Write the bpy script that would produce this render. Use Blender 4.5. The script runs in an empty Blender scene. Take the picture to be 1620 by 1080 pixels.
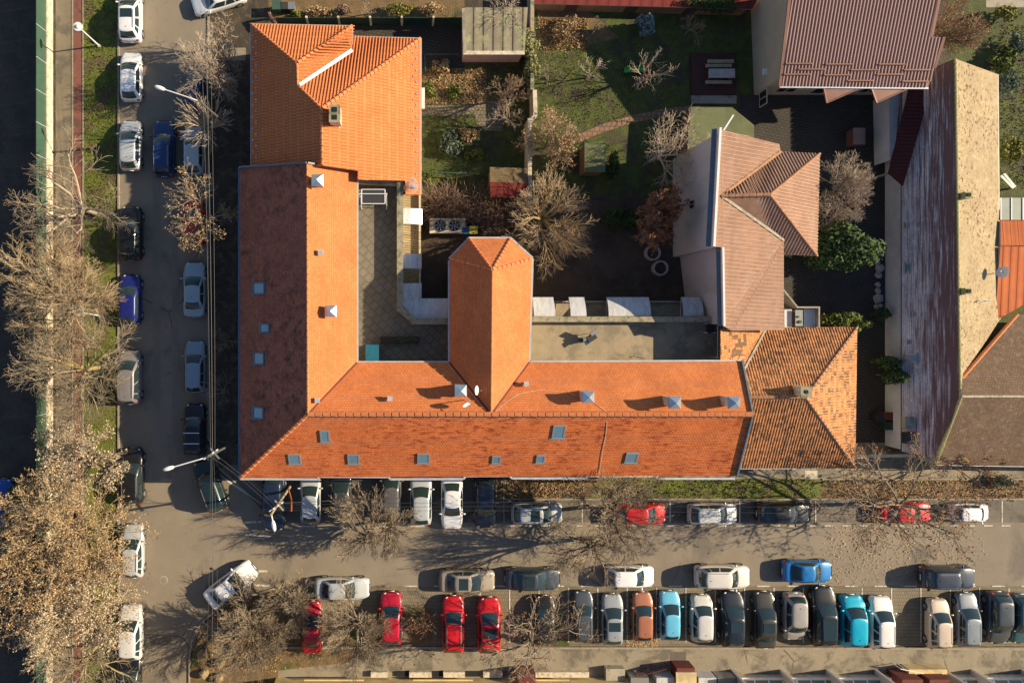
import bpy, bmesh, math, random
from mathutils import Vector, Matrix
R = math.radians
# ------------------------------------------------------------------ camera, sky, sun, exposure
H = 62.0; S = 18.6; NX, NY = 640.0, 505.0          # flying height (m), ground pixels per metre, point straight below the camera
sc = bpy.context.scene
cam = bpy.data.cameras.new("camera"); co = bpy.data.objects.new("camera", cam); sc.collection.objects.link(co)
co.location = (0, 0, H); cam.sensor_width = 36; cam.lens = 36*H*S/1620
cam.shift_x = (810-NX)/1620; cam.shift_y = -(540-NY)/1620; cam.clip_end = 500; sc.camera = co
SUN_EL, SUN_AZ = 27.5, 8.0                           # azimuth: degrees north of east
w = bpy.data.worlds.new("World"); sc.world = w; w.use_nodes = True
nt = w.node_tree; bg = nt.nodes["Background"]; sky = nt.nodes.new("ShaderNodeTexSky")
sky.sky_type = 'NISHITA'; sky.sun_disc = False; sky.ozone_density = 2.5; sky.dust_density = .5; sky.sun_elevation = R(SUN_EL); sky.sun_rotation = R(90-SUN_AZ)
nt.links.new(sky.outputs[0], bg.inputs[0]); bg.inputs[1].default_value = 0.07
sl = bpy.data.lights.new("sun", 'SUN'); so = bpy.data.objects.new("sun", sl); sc.collection.objects.link(so)
sl.energy = 4.8; sl.angle = R(0.5); sl.color = (1.0, 0.82, 0.56)
e, a = R(SUN_EL), R(SUN_AZ)
so.rotation_euler = Vector((math.cos(e)*math.cos(a), math.cos(e)*math.sin(a), math.sin(e))).to_track_quat('Z', 'Y').to_euler()
so.location = (60, 10, 40)
sc.view_settings.view_transform = 'Standard'; sc.view_settings.look = 'None'; sc.view_settings.exposure = 0.95; sc.view_settings.gamma = 1.0
sc.cycles.max_bounces = 6
random.seed(5)
rnd = random.random
def U(a, b): return a+(b-a)*rnd()
# ------------------------------------------------------------------ measuring: a point of the survey (photo pixel) at height h -> metres
def P(px, py, h=0.0):
    k = (1-h/H)/S
    return Vector(((px-NX)*k, (NY-py)*k, h))
def plane(a, b, c):
    p = [P(*v) for v in (a, b, c)]
    n = (p[1]-p[0]).cross(p[2]-p[0]).normalized()
    return (p[0], n if n.z > 0 else -n)
def on(pl, px, py, lift=0.0):
    g = P(px, py, 0); c = Vector((0, 0, H)); d = g-c
    t = (pl[0]+pl[1]*lift-c).dot(pl[1])/d.dot(pl[1])
    return c+d*t
# ------------------------------------------------------------------ materials
M = {}
def nodes(name):
    m = bpy.data.materials.new(name); m.use_nodes = True; M[name] = m
    t = m.node_tree; b = t.nodes["Principled BSDF"]; return m, t, b
def N(t, kind, **kw):
    n = t.nodes.new("ShaderNode"+kind)
    for k, v in kw.items():
        if isinstance(k, str) and hasattr(n, k): setattr(n, k, v)
        else: n.inputs[k].default_value = v
    return n
def noise(t, vec, scale, detail=5, rough=.6, dist=0):
    n = t.nodes.new("ShaderNodeTexNoise"); n.inputs["Scale"].default_value = scale; n.inputs["Detail"].default_value = detail
    n.inputs["Roughness"].default_value = rough; n.inputs["Distortion"].default_value = dist
    t.links.new(vec, n.inputs["Vector"]); return n.outputs["Fac"]
def ramp(t, fac, lo, hi):
    n = t.nodes.new("ShaderNodeMapRange"); n.inputs[1].default_value = lo; n.inputs[2].default_value = hi; n.clamp = True
    t.links.new(fac, n.inputs[0]); return n.outputs[0]
def mix(t, fac, a, b, mode='MIX'):
    n = t.nodes.new("ShaderNodeMix"); n.data_type = 'RGBA'; n.blend_type = mode
    if hasattr(fac, 'links'): t.links.new(fac, n.inputs[0])
    else: n.inputs[0].default_value = fac
    for i, v in ((6, a), (7, b)):
        if hasattr(v, 'links'): t.links.new(v, n.inputs[i])
        else: n.inputs[i].default_value = (*v, 1)
    return n.outputs[2]
def mapping(t, vec, scale, rot=0):
    n = t.nodes.new("ShaderNodeMapping"); n.inputs["Scale"].default_value = scale; n.inputs["Rotation"].default_value[2] = rot
    t.links.new(vec, n.inputs[0]); return n.outputs[0]
def bump(t, b, h, dist, strength=1.0):
    n = t.nodes.new("ShaderNodeBump"); n.inputs["Distance"].default_value = dist; n.inputs["Strength"].default_value = strength
    t.links.new(h, n.inputs["Height"]); t.links.new(n.outputs[0], b.inputs["Normal"])
def mk(name, c1, c2=None, scale=1.0, rough=.85, lo=.35, hi=.65, c3=None, s3=.3, t3=(.5, .62), bmp=0, bs=12, metal=0, stretch=(1, 1, 1), crack=0, detail=6, coat=0, spec=None, fine=0):
    m, t, b = nodes(name)
    b.inputs["Roughness"].default_value = rough; b.inputs["Metallic"].default_value = metal
    if coat: b.inputs["Coat Weight"].default_value = coat
    if spec is not None: b.inputs["Specular IOR Level"].default_value = spec
    tc = t.nodes.new("ShaderNodeTexCoord").outputs["Object"]
    if c2 is None and not bmp: b.inputs["Base Color"].default_value = (*c1, 1); return m
    v = mapping(t, tc, stretch)
    col = mix(t, ramp(t, noise(t, v, scale, detail), lo, hi), c1, c2 or c1)
    if c3: col = mix(t, ramp(t, noise(t, v, s3, 5, .65, .4), *t3), col, c3)
    if fine:
        f = ramp(t, noise(t, tc, 9, 3, .8), .3, .7); col = mix(t, f, mix(t, 1.0, col, (1-fine,)*3, 'MULTIPLY'), mix(t, 1.0, col, (1+fine,)*3, 'MULTIPLY'))
    if crack:
        vo = t.nodes.new("ShaderNodeTexVoronoi"); vo.feature = 'DISTANCE_TO_EDGE'; vo.inputs["Scale"].default_value = crack
        wv = t.nodes.new("ShaderNodeMix"); wv.data_type = 'VECTOR'; wv.inputs[0].default_value = .25
        nn = t.nodes.new("ShaderNodeTexNoise"); nn.inputs["Scale"].default_value = 1.2; nn.inputs["Detail"].default_value = 5; t.links.new(tc, nn.inputs["Vector"])
        t.links.new(tc, wv.inputs[4]); t.links.new(nn.outputs["Color"], wv.inputs[5]); t.links.new(wv.outputs[1], vo.inputs["Vector"])
        gate = ramp(t, noise(t, tc, .12, 3), .56, .62)
        line = t.nodes.new("ShaderNodeMath"); line.operation = 'MULTIPLY'
        inv = ramp(t, vo.outputs["Distance"], .05*crack, .012*crack); t.links.new(inv, line.inputs[0]); t.links.new(gate, line.inputs[1])
        col = mix(t, line.outputs[0], col, tuple(x*.35 for x in c1))
    t.links.new(col, b.inputs["Base Color"])
    if bmp: bump(t, b, noise(t, tc, bs, 4, .7), bmp)
    return m
def tile(name, c1, c2, dark, tw, th, kind='flat', stain=None, st=(.55, .65), ss=(1, 1), sscale=1.0, bd=.03, mort=.012, odd=None, oddt=.7, light=None, rough=.85, spec=.2, rot=0, vr=None):
    """roof covering laid on UV (metres along the eave, metres up the slope)"""
    m, t, b = nodes(name); b.inputs["Roughness"].default_value = rough; b.inputs["Specular IOR Level"].default_value = spec
    uv = t.nodes.new("ShaderNodeTexCoord").outputs["UV"]
    if rot: uv2 = mapping(t, uv, (1, 1, 1), rot)
    else: uv2 = uv
    br = t.nodes.new("ShaderNodeTexBrick"); br.inputs["Scale"].default_value = 1; br.inputs["Brick Width"].default_value = tw; br.inputs["Row Height"].default_value = th
    br.inputs["Mortar Size"].default_value = mort; br.inputs["Mortar Smooth"].default_value = .3; br.offset = .5 if kind == 'flat' else 0
    br.inputs["Color1"].default_value = (*c1, 1); br.inputs["Color2"].default_value = (*c2, 1); br.inputs["Mortar"].default_value = (*dark, 1)
    t.links.new(uv2, br.inputs["Vector"]); col = br.outputs["Color"]
    col = mix(t, ramp(t, noise(t, uv, .5, 4), .3, .75), mix(t, 1., col, (.82, .8, .8), 'MULTIPLY'), mix(t, 1., col, (1.12, 1.12, 1.1), 'MULTIPLY'))
    if odd:                                              # replaced / lichen-covered single tiles
        wn = t.nodes.new("ShaderNodeTexWhiteNoise"); wn.noise_dimensions = '2D'
        sn = t.nodes.new("ShaderNodeVectorMath"); sn.operation = 'SNAP'; sn.inputs[1].default_value = (tw*1.5, th, 1); t.links.new(uv, sn.inputs[0]); t.links.new(sn.outputs[0], wn.inputs["Vector"])
        ad = t.nodes.new("ShaderNodeMath"); ad.operation = 'MULTIPLY'; t.links.new(wn.outputs[0], ad.inputs[0]); t.links.new(ramp(t, noise(t, uv, .8, 3), .15, .62), ad.inputs[1])
        col = mix(t, ramp(t, ad.outputs[0], oddt, oddt+.08), col, odd)
    if stain:
        sv = mapping(t, uv, (ss[0], ss[1], 1)); big = ramp(t, noise(t, uv, .22, 3), .35, .6)
        f = ramp(t, noise(t, sv, sscale, 8, .75), *st)
        mu = t.nodes.new("ShaderNodeMath"); mu.operation = 'MULTIPLY'; t.links.new(f, mu.inputs[0]); t.links.new(big, mu.inputs[1])
        col = mix(t, mu.outputs[0], col, stain)
    if light: col = mix(t, ramp(t, noise(t, uv, 1.7, 6, .7), .55, .75), col, light)
    if vr:                                               # wear that grows from the eave to the ridge
        sv = mapping(t, uv, (.22, 4.5, 1)); sy = t.nodes.new("ShaderNodeSeparateXYZ"); t.links.new(uv, sy.inputs[0])
        ad = t.nodes.new("ShaderNodeMath"); ad.operation = 'MULTIPLY_ADD'; ad.inputs[1].default_value = 1.5; t.links.new(noise(t, sv, 1.3, 7, .7), ad.inputs[0]); t.links.new(ramp(t, sy.outputs[1], *vr), ad.inputs[2])
        col = mix(t, ramp(t, ad.outputs[0], 1.05, 1.27), col, stain)
    t.links.new(col, b.inputs["Base Color"])
    sx = t.nodes.new("ShaderNodeSeparateXYZ"); t.links.new(uv, sx.inputs[0])
    def saw(o, per):
        d = t.nodes.new("ShaderNodeMath"); d.operation = 'DIVIDE'; d.inputs[1].default_value = per; t.links.new(o, d.inputs[0])
        f = t.nodes.new("ShaderNodeMath"); f.operation = 'FRACT'; t.links.new(d.outputs[0], f.inputs[0]); return d, f.outputs[0]
    _, v = saw(sx.outputs[1], th); inv = t.nodes.new("ShaderNodeMath"); inv.operation = 'SUBTRACT'; inv.inputs[0].default_value = 1; t.links.new(v, inv.inputs[1])
    hgt = inv.outputs[0]
    if kind != 'flat':
        d, _ = saw(sx.outputs[0], tw); m2 = t.nodes.new("ShaderNodeMath"); m2.operation = 'MULTIPLY'; m2.inputs[1].default_value = 6.2832; t.links.new(d.outputs[0], m2.inputs[0])
        s_ = t.nodes.new("ShaderNodeMath"); s_.operation = 'SINE'; t.links.new(m2.outputs[0], s_.inputs[0])
        s3 = t.nodes.new("ShaderNodeMath"); s3.operation = 'MULTIPLY_ADD'; s3.inputs[1].default_value = .8 if kind == 'pan' else 1.2; t.links.new(s_.outputs[0], s3.inputs[0]); 
        lw = t.nodes.new("ShaderNodeMath"); lw.operation = 'MULTIPLY'; lw.inputs[1].default_value = .15; t.links.new(hgt, lw.inputs[0]); t.links.new(lw.outputs[0], s3.inputs[2]); hgt = s3.outputs[0]
    bump(t, b, hgt, bd)
    return m
# roofs
tile('beaver_tail_tile', (.68, .20, .062), (.56, .155, .048), (.22, .06, .03), .21, .19, stain=(.24, .04, .015), st=(.50, .58), ss=(.8, 2.6), sscale=1.5, bd=.014, mort=.018)
tile('beaver_tail_tile_clean', (.61, .21, .075), (.51, .17, .06), (.33, .10, .04), .21, .19, stain=(.34, .11, .05), st=(.6, .72), sscale=2.5, bd=.008, mort=.014)
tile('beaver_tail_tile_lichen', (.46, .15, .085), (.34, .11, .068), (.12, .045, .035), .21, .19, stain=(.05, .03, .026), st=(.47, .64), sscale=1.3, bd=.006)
tile('interlocking_tile', (.62, .20, .065), (.53, .165, .055), (.24, .065, .025), .24, .36, 'flat', bd=.012, mort=.02)
tile('old_pantile', (.58, .28, .12), (.46, .185, .07), (.18, .08, .035), .22, .33, 'flat', odd=(.15, .085, .05), oddt=.50, bd=.015, mort=.02)
tile('brown_metal_tile', (.29, .17, .12), (.24, .145, .10), (.29, .17, .12), .30, .42, 'flat', stain=(.34, .26, .21), st=(.5, .7), ss=(.3, 1), sscale=.8, bd=.008, mort=.01)
tile('brown_trapezoid_sheet', (.30, .18, .15), (.30, .18, .15), (.28, .17, .14), .29, 60, 'flat', bd=.0, mort=.01)
tile('dark_red_sheet', (.09, .022, .02), (.09, .022, .02), (.03, .01, .01), .3, 40, 'rib', bd=.04, mort=.03)
tile('weathered_pale_tile', (.50, .41, .26), (.43, .34, .20), (.27, .18, .1), .17, .15, stain=(.13, .07, .035), st=(.535, .57), sscale=3.0, bd=.03, light=(.58, .52, .36))
tile('mossy_tile', (.20, .135, .09), (.15, .10, .065), (.05, .03, .025), .22, .2, stain=(.20, .165, .06), st=(.56, .72), sscale=3.4, bd=.02, light=(.29, .22, .165))
tile('orange_metal_sheet', (.50, .15, .055), (.46, .13, .05), (.12, .03, .02), .62, 60, 'pan', bd=.01, mort=.03)
tile('sheet_roof_old', (.30, .27, .19), (.22, .195, .14), (.06, .05, .04), .8, 30, 'pan', bd=.01, mort=.07, stain=(.33, .36, .18), st=(.5, .6), sscale=1.2, light=(.12, .11, .09))
tile('red_sheet', (.20, .04, .032), (.18, .036, .03), (.1, .02, .02), .9, 30, 'pan', bd=.01, mort=.03)
tile('shed_brown_tile', (.20, .16, .08), (.16, .11, .06), (.06, .04, .03), .25, .2, bd=.03)
mk('interlocking_rib', (.60, .20, .065), (.53, .165, .055), 2); mk('trapezoid_rib', (.42, .28, .235)); mk('metal_tile_rib', (.42, .28, .21), (.34, .22, .165), 1); mk('pantile_rib', (.58, .28, .115), (.22, .12, .06), 2.5, lo=.45, hi=.6)
mk('ridge_tile', (.60, .22, .08), (.5, .16, .06), 3, bmp=.01); mk('ridge_old', (.42, .2, .1), (.25, .14, .08), 3)
mk('ridge_moss', (.30, .30, .08), (.38, .34, .2), 4)
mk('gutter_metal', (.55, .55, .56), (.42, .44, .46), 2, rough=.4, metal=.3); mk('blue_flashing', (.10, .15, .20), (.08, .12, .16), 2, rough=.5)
mk('white_paint', (.78, .76, .72), (.68, .66, .62), 2, rough=.5); mk('zinc', (.46, .50, .54), (.36, .40, .44), 2, rough=.28, metal=.75)
mk('awning_sheet', (.56, .57, .59), (.45, .47, .50), 1.6, c3=(.40, .39, .37), s3=1.5, stretch=(3, .6, 1), rough=.3, spec=.6)
# walls
mk('plaster_cream', (.56, .47, .33), (.48, .41, .29), 1.2, c3=(.36, .31, .23), s3=.6, bmp=.004); mk('plaster_white', (.50, .47, .46), (.44, .41, .40), .7, stretch=(1, 1, .3), c3=(.40, .36, .34), s3=.5)
mk('plaster_pink', (.55, .30, .26), (.6, .4, .35), 1.2); mk('plaster_beige', (.42, .36, .26), (.38, .32, .23), .8)
mk('plaster_yellow', (.62, .48, .22), (.55, .42, .2), 1.5, c3=(.4, .33, .2), s3=1); mk('wall_white', (.62, .63, .64), (.52, .53, .54), 1)
mk('concrete', (.36, .32, .25), (.29, .26, .21), 1.6, c3=(.20, .18, .13), s3=.9, bmp=.006, fine=.12); mk('concrete_pale', (.62, .55, .43), (.5, .43, .32), 2.2, c3=(.36, .31, .22), s3=2.5, fine=.15)
mk('terrace_screed', (.34, .275, .18), (.26, .215, .145), 1.2, c3=(.20, .17, .12), s3=.7, fine=.16)
mk('old_coping', (.34, .29, .19), (.25, .23, .16), 3, c3=(.14, .14, .08), s3=1.6, fine=.2)
# ground
mk('soil', (.060, .045, .030), (.035, .027, .02), .8, c3=(.09, .07, .045), s3=1.4, bmp=.05, bs=6, fine=.35)
mk('yard_soil', (.085, .055, .036), (.045, .031, .022), .5, c3=(.07, .055, .04), s3=.9, bmp=.03, bs=4, fine=.3)
mk('asphalt', (.232, .193, .143), (.195, .162, .12), .35, c3=(.135, .115, .092), s3=.22, t3=(.52, .66), crack=.16, bmp=.006, bs=30, fine=.10, stretch=(1, 1, 1))
mk('patch_dark', (.10, .085, .07), (.12, .10, .08), 1.5, fine=.1); mk('patch_lane', (.17, .148, .118), (.195, .168, .132), .5, lo=.45, hi=.55, fine=.08)
mk('parking_asphalt', (.155, .135, .105), (.125, .108, .085), .6, c3=(.085, .072, .06), s3=.5, crack=.3, bmp=.006, bs=30, fine=.14)
mk('pavement', (.27, .23, .165), (.215, .185, .135), .5, c3=(.13, .11, .08), s3=.45, t3=(.5, .6), crack=.25, fine=.14)
mk('sidewalk_asphalt', (.20, .165, .115), (.16, .135, .095), .5, c3=(.11, .095, .07), s3=.7, crack=.3, fine=.14)
mk('red_path', (.20, .075, .052), (.165, .065, .048), .9, c3=(.11, .05, .04), s3=.7, fine=.12)
mk('grass', (.13, .155, .016), (.08, .10, .014), 1.5, c3=(.105, .078, .035), s3=.8, t3=(.46, .62), bmp=.06, bs=9, fine=.45)
mk('dry_ground', (.19, .12, .052), (.115, .078, .038), 1.2, c3=(.06, .075, .02), s3=.55, t3=(.55, .66), bmp=.05, bs=8, fine=.4)
mk('garden_grass', (.075, .095, .014), (.04, .052, .010), 1.3, c3=(.05, .04, .022), s3=.5, bmp=.06, bs=8, fine=.45)
mk('kerb_stone', (.30, .26, .2), (.22, .19, .145), 3, fine=.12)
mk('road_paint', (.62, .58, .50), (.45, .41, .34), 5, c3=(.25, .21, .16), s3=3, t3=(.54, .6))
mk('turf_green', (.085, .095, .035), (.07, .08, .03), 2)
def paver(name, c1, c2, dark, bw, bh, rot=0):
    m, t, b = nodes(name); b.inputs["Roughness"].default_value = .9
    tc = t.nodes.new("ShaderNodeTexCoord").outputs["Object"]; v = mapping(t, tc, (1, 1, 1), rot)
    br = t.nodes.new("ShaderNodeTexBrick"); br.inputs["Scale"].default_value = 1; br.inputs["Brick Width"].default_value = bw; br.inputs["Row Height"].default_value = bh; br.inputs["Mortar Size"].default_value = min(bw, bh)*.11
    for k, c in (("Color1", c1), ("Color2", c2), ("Mortar", dark)): br.inputs[k].default_value = (*c, 1)
    t.links.new(v, br.inputs["Vector"]); col = br.outputs["Color"]
    col = mix(t, ramp(t, noise(t, tc, .5, 5, .7), .35, .65), mix(t, 1., col, (.72, .72, .72), 'MULTIPLY'), col)
    t.links.new(col, b.inputs["Base Color"]); return m
paver('parking_paver', (.235, .195, .135), (.20, .168, .115), (.12, .10, .065), .2, .3)
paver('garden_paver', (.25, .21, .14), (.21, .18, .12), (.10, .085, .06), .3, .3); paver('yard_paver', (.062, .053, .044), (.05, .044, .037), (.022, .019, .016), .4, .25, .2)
paver('brick_paver', (.30, .17, .11), (.26, .15, .10), (.14, .09, .06), .42, .42); paver('terrace_slab', (.20, .178, .14), (.18, .16, .127), (.145, .128, .10), .62, .62, .785)
paver('ledge_board', (.46, .36, .20), (.40, .31, .17), (.13, .10, .06), 3, .2, .12)
paver('deck_board', (.10, .035, .026), (.085, .03, .024), (.02, .01, .01), 2.4, .14); paver('wood_board', (.3, .17, .09), (.26, .15, .08), (.09, .05, .03), 2, .12)
# things
mk('bark', (.24, .195, .14), (.15, .12, .09), 6, rough=.9); mk('bark_pale', (.46, .38, .29), (.34, .27, .2), 6, rough=.9); mk('bark_yellow', (.34, .27, .09), (.28, .20, .12), 3)
mk('twig', (.29, .23, .155), (.19, .15, .10), 3, rough=.9); mk('twig_red', (.27, .175, .115), (.18, .12, .08), 3); mk('twig_gold', (.42, .32, .19), (.27, .20, .12), 2)
mk('dry_leaf', (.48, .33, .165), (.24, .15, .07), 5, rough=.7); mk('pale_leaf', (.58, .48, .33), (.34, .25, .15), 5); mk('brown_leaf', (.32, .14, .055), (.19, .085, .04), 4)
mk('evergreen', (.055, .105, .018), (.022, .045, .01), 3); mk('bright_green', (.13, .16, .02), (.07, .10, .015), 2.5); mk('ivy', (.26, .25, .09), (.10, .12, .035), 4)
mk('blue_spruce', (.17, .24, .26), (.09, .14, .15), 4); mk('grey_green', (.14, .18, .12), (.07, .10, .06), 4); mk('yellow_green', (.22, .20, .03), (.12, .13, .02), 3)
mk('green_fence_panel', (.045, .10, .07), (.038, .085, .06), .6, rough=.5, stretch=(1, 3, 1)); mk('dark_green_panel', (.015, .05, .035), (.012, .04, .03), 1, rough=.5)
mk('rubber', (.02, .02, .02), rough=.8); mk('rim_metal', (.35, .35, .36), rough=.35, metal=.7); mk('black_plastic', (.02, .02, .022), rough=.5); mk('dark_void', (.008, .008, .008), rough=.9)
mk('lamp_lens', (.65, .66, .66), rough=.15); mk('tail_red', (.45, .01, .012), rough=.2); mk('white_metal', (.72, .72, .72), rough=.4); mk('dish_white', (.7, .7, .7), rough=.5)
mk('teal_paint', (.02, .13, .20), (.016, .11, .17), 2, rough=.4); mk('navy_plastic', (.02, .06, .14), rough=.4); mk('yellow_plastic', (.5, .42, .03), rough=.4); mk('blue_plastic', (.03, .09, .2), rough=.4)
mk('green_plastic', (.03, .3, .05), rough=.4); mk('red_plastic', (.45, .06, .03), rough=.4); mk('rust_red', (.15, .032, .025), (.11, .024, .018), 3); mk('steel_dark', (.10, .095, .09), (.07, .07, .065), 3, rough=.6); mk('steel_grey', (.3, .31, .31), rough=.4, metal=.5)
mk('wood_pole', (.36, .29, .18), (.28, .22, .14), 4, stretch=(1, 1, .2)); mk('orange_cable', (.55, .13, .03), rough=.5); mk('wire', (.07, .068, .07), rough=.5); mk('stone_white', (.42, .38, .36), (.30, .27, .25), 2); mk('stone_brown', (.3, .22, .12), (.2, .15, .09), 3)
mk('veranda_glass', (.22, .21, .14), (.16, .155, .10), 1.5, rough=.25); mk('polycarbonate', (.30, .32, .27), (.25, .27, .23), 1, rough=.3); mk('copper_brown', (.27, .145, .11), (.22, .12, .09), 1, rough=.35, metal=.4); mk('dark_wood', (.05, .03, .022), (.035, .02, .016), 3); mk('fur_dark', (.03, .03, .035), rough=.8)
mk('olive_roof', (.125, .14, .062), (.105, .12, .052), .8, c3=(.09, .10, .045), s3=.7, fine=.05); mk('orange_floor', (.30, .14, .06), (.25, .12, .05), 2)
m_, t_, b_ = nodes('roof_glass'); b_.inputs["Base Color"].default_value = (.10, .18, .24, 1); b_.inputs["Roughness"].default_value = .06; b_.inputs["Specular IOR Level"].default_value = .9
m_, t_, b_ = nodes('car_glass'); b_.inputs["Base Color"].default_value = (.018, .034, .038, 1); b_.inputs["Roughness"].default_value = .06; b_.inputs["Specular IOR Level"].default_value = .8
m_, t_, b_ = nodes('house_glass'); b_.inputs["Base Color"].default_value = (.015, .02, .025, 1); b_.inputs["Roughness"].default_value = .08
m_, t_, b_ = nodes('car_paint'); oi = t_.nodes.new("ShaderNodeObjectInfo"); t_.links.new(oi.outputs["Color"], b_.inputs["Base Color"])
b_.inputs["Roughness"].default_value = .38; b_.inputs["Metallic"].default_value = .15; b_.inputs["Coat Weight"].default_value = .45; b_.inputs["Coat Roughness"].default_value = .06
m_, t_, b_ = nodes('steam'); t_.nodes.remove(b_); pv = t_.nodes.new("ShaderNodeVolumePrincipled"); pv.inputs["Density"].default_value = 2.2; pv.inputs["Color"].default_value = (1, 1, 1, 1)
tc_ = t_.nodes.new("ShaderNodeTexCoord"); no_ = t_.nodes.new("ShaderNodeTexNoise"); no_.inputs["Scale"].default_value = 2.5; t_.links.new(tc_.outputs["Object"], no_.inputs["Vector"])
mr_ = t_.nodes.new("ShaderNodeMapRange"); mr_.inputs[1].default_value = .45; mr_.inputs[2].default_value = .65; mr_.inputs[4].default_value = 4.5; t_.links.new(no_.outputs["Fac"], mr_.inputs[0]); t_.links.new(mr_.outputs[0], pv.inputs["Density"])
t_.links.new(pv.outputs[0], t_.nodes["Material Output"].inputs["Volume"])
# ------------------------------------------------------------------ object helpers
C = sc.collection
def tag(o, label=None, cat=None, group=None, kind=None):
    if label: o["label"] = label
    if cat: o["category"] = cat
    if group: o["group"] = group
    if kind: o["kind"] = kind
    return o
def thing(name, label, cat, loc=(0, 0, 0), rz=0, group=None):
    o = bpy.data.objects.new(name, None); C.objects.link(o); o.location = loc; o.rotation_euler[2] = rz; o.empty_display_size = .3
    return tag(o, label, cat, group)
class MB:
    def __init__(s): s.v = []; s.f = []; s.m = []; s.uv = {}
    def add(s, vs, fs, mi=0):
        b = len(s.v); s.v += [tuple(v) for v in vs]
        for f in fs: s.f.append(tuple(b+i for i in f)); s.m.append(mi)
        return b
    def box(s, c, d, rz=0, mi=0, mat=None, taper=1.0):
        x, y, z = d[0]/2, d[1]/2, d[2]/2
        pts = [Vector((sx*x*(taper if sz > 0 else 1), sy*y*(taper if sz > 0 else 1), sz*z)) for sz in (-1, 1) for sy in (-1, 1) for sx in (-1, 1)]
        m = (mat or Matrix.Rotation(rz, 3, 'Z')); c = Vector(c)
        s.add([m @ p + c for p in pts], [(0, 2, 3, 1), (4, 5, 7, 6), (0, 1, 5, 4), (2, 6, 7, 3), (0, 4, 6, 2), (1, 3, 7, 5)], mi); return s
    def bar(s, a, b, wd, ht=None, mi=0):
        a = Vector(a); b = Vector(b); d = b-a; L = d.length; ht = ht or wd
        q = d.to_track_quat('X', 'Z').to_matrix(); return s.box((a+b)/2, (L, wd, ht), mi=mi, mat=q)
    def prism(s, pts, z0, z1, mi=0):
        n = len(pts); A = sum(pts[i][0]*pts[(i+1) % n][1]-pts[(i+1) % n][0]*pts[i][1] for i in range(n))
        if A < 0: pts = pts[::-1]
        s.add([(p[0], p[1], z0) for p in pts]+[(p[0], p[1], z1) for p in pts], [tuple(range(n))[::-1], tuple(range(n, 2*n))]+[(i, (i+1) % n, n+(i+1) % n, n+i) for i in range(n)], mi); return s
    def tube(s, pts, rads, n=6, mi=0, cap=True):
        pts = [Vector(p) for p in pts]
        if not hasattr(rads, '__len__'): rads = [rads]*len(pts)
        b = len(s.v); up = None
        for i, p in enumerate(pts):
            d = (pts[min(i+1, len(pts)-1)]-pts[max(i-1, 0)]); d = d.normalized() if d.length > 1e-9 else Vector((0, 0, 1))
            u = d.cross(Vector((0, 0, 1))) if abs(d.z) < .95 else d.cross(Vector((1, 0, 0)))
            u.normalize(); v = d.cross(u)
            if up is not None and u.dot(up) < 0: u = -u; v = -v
            up = u
            for k in range(n):
                t = 2*math.pi*k/n; s.v.append(tuple(p+(u*math.cos(t)+v*math.sin(t))*rads[i]))
        for i in range(len(pts)-1):
            for k in range(n):
                k2 = (k+1) % n; s.f.append((b+i*n+k, b+i*n+k2, b+(i+1)*n+k2, b+(i+1)*n+k)); s.m.append(mi)
        if cap:
            s.f.append(tuple(range(b, b+n))[::-1]); s.m.append(mi); e_ = b+(len(pts)-1)*n; s.f.append(tuple(range(e_, e_+n))); s.m.append(mi)
        return s
    def cyl(s, c, r, h, n=16, mi=0, r2=None): return s.tube([c, (c[0], c[1], c[2]+h)], [r, r if r2 is None else r2], n, mi)
    def disc(s, c, r, n=24, mi=0): s.add([(c[0]+r*math.cos(6.2832*k/n), c[1]+r*math.sin(6.2832*k/n), c[2]) for k in range(n)], [tuple(range(n))], mi); return s
    def dome(s, c, r, h, n=16, rings=4, mi=0):
        vs = []; fs = []
        for j in range(rings):
            t = math.pi/2*j/rings
            vs += [(c[0]+r*math.cos(t)*math.cos(6.2832*k/n), c[1]+r*math.cos(t)*math.sin(6.2832*k/n), c[2]+h*math.sin(t)) for k in range(n)]
        vs.append((c[0], c[1], c[2]+h))
        for j in range(rings-1): fs += [(j*n+k, j*n+(k+1) % n, (j+1)*n+(k+1) % n, (j+1)*n+k) for k in range(n)]
        fs += [((rings-1)*n+k, (rings-1)*n+(k+1) % n, rings*n) for k in range(n)]; fs.append(tuple(range(n))[::-1]); s.add(vs, fs, mi); return s
    def build(s, name, mats, parent=None, smooth=False, loc=None):
        me = bpy.data.meshes.new(name); me.from_pydata(s.v, [], s.f); mats = mats if isinstance(mats, (list, tuple)) else [mats]
        for m in mats: me.materials.append(M[m] if isinstance(m, str) else m)
        if len(mats) > 1: me.polygons.foreach_set("material_index", s.m)
        if s.uv:
            l = me.uv_layers.new(name="UVMap")
            for p in me.polygons:
                if p.index in s.uv:
                    for li, c in zip(p.loop_indices, s.uv[p.index]): l.data[li].uv = c
        if smooth: me.polygons.foreach_set("use_smooth", [True]*len(me.polygons))
        me.update(); o = bpy.data.objects.new(name, me); C.objects.link(o)
        if parent is not None: o.parent = parent; 
        if loc is not None: o.location = loc
        return o
def tilt_uv(vs, udir=None):
    n = Vector((0, 0, 0))
    for i in range(len(vs)): n += (vs[i]-vs[0]).cross(vs[(i+1) % len(vs)]-vs[0])
    n.normalize(); n = n if n.z > 0 else -n
    if n.z > .9999: u, v = Vector((1, 0, 0)), Vector((0, 1, 0))
    else: u = Vector((0, 0, 1)).cross(n).normalized(); v = n.cross(u)
    if udir: u = Vector(udir); u = (u-n*u.dot(n)).normalized(); v = n.cross(u)
    return [(p.dot(u), p.dot(v)) for p in vs]
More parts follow.
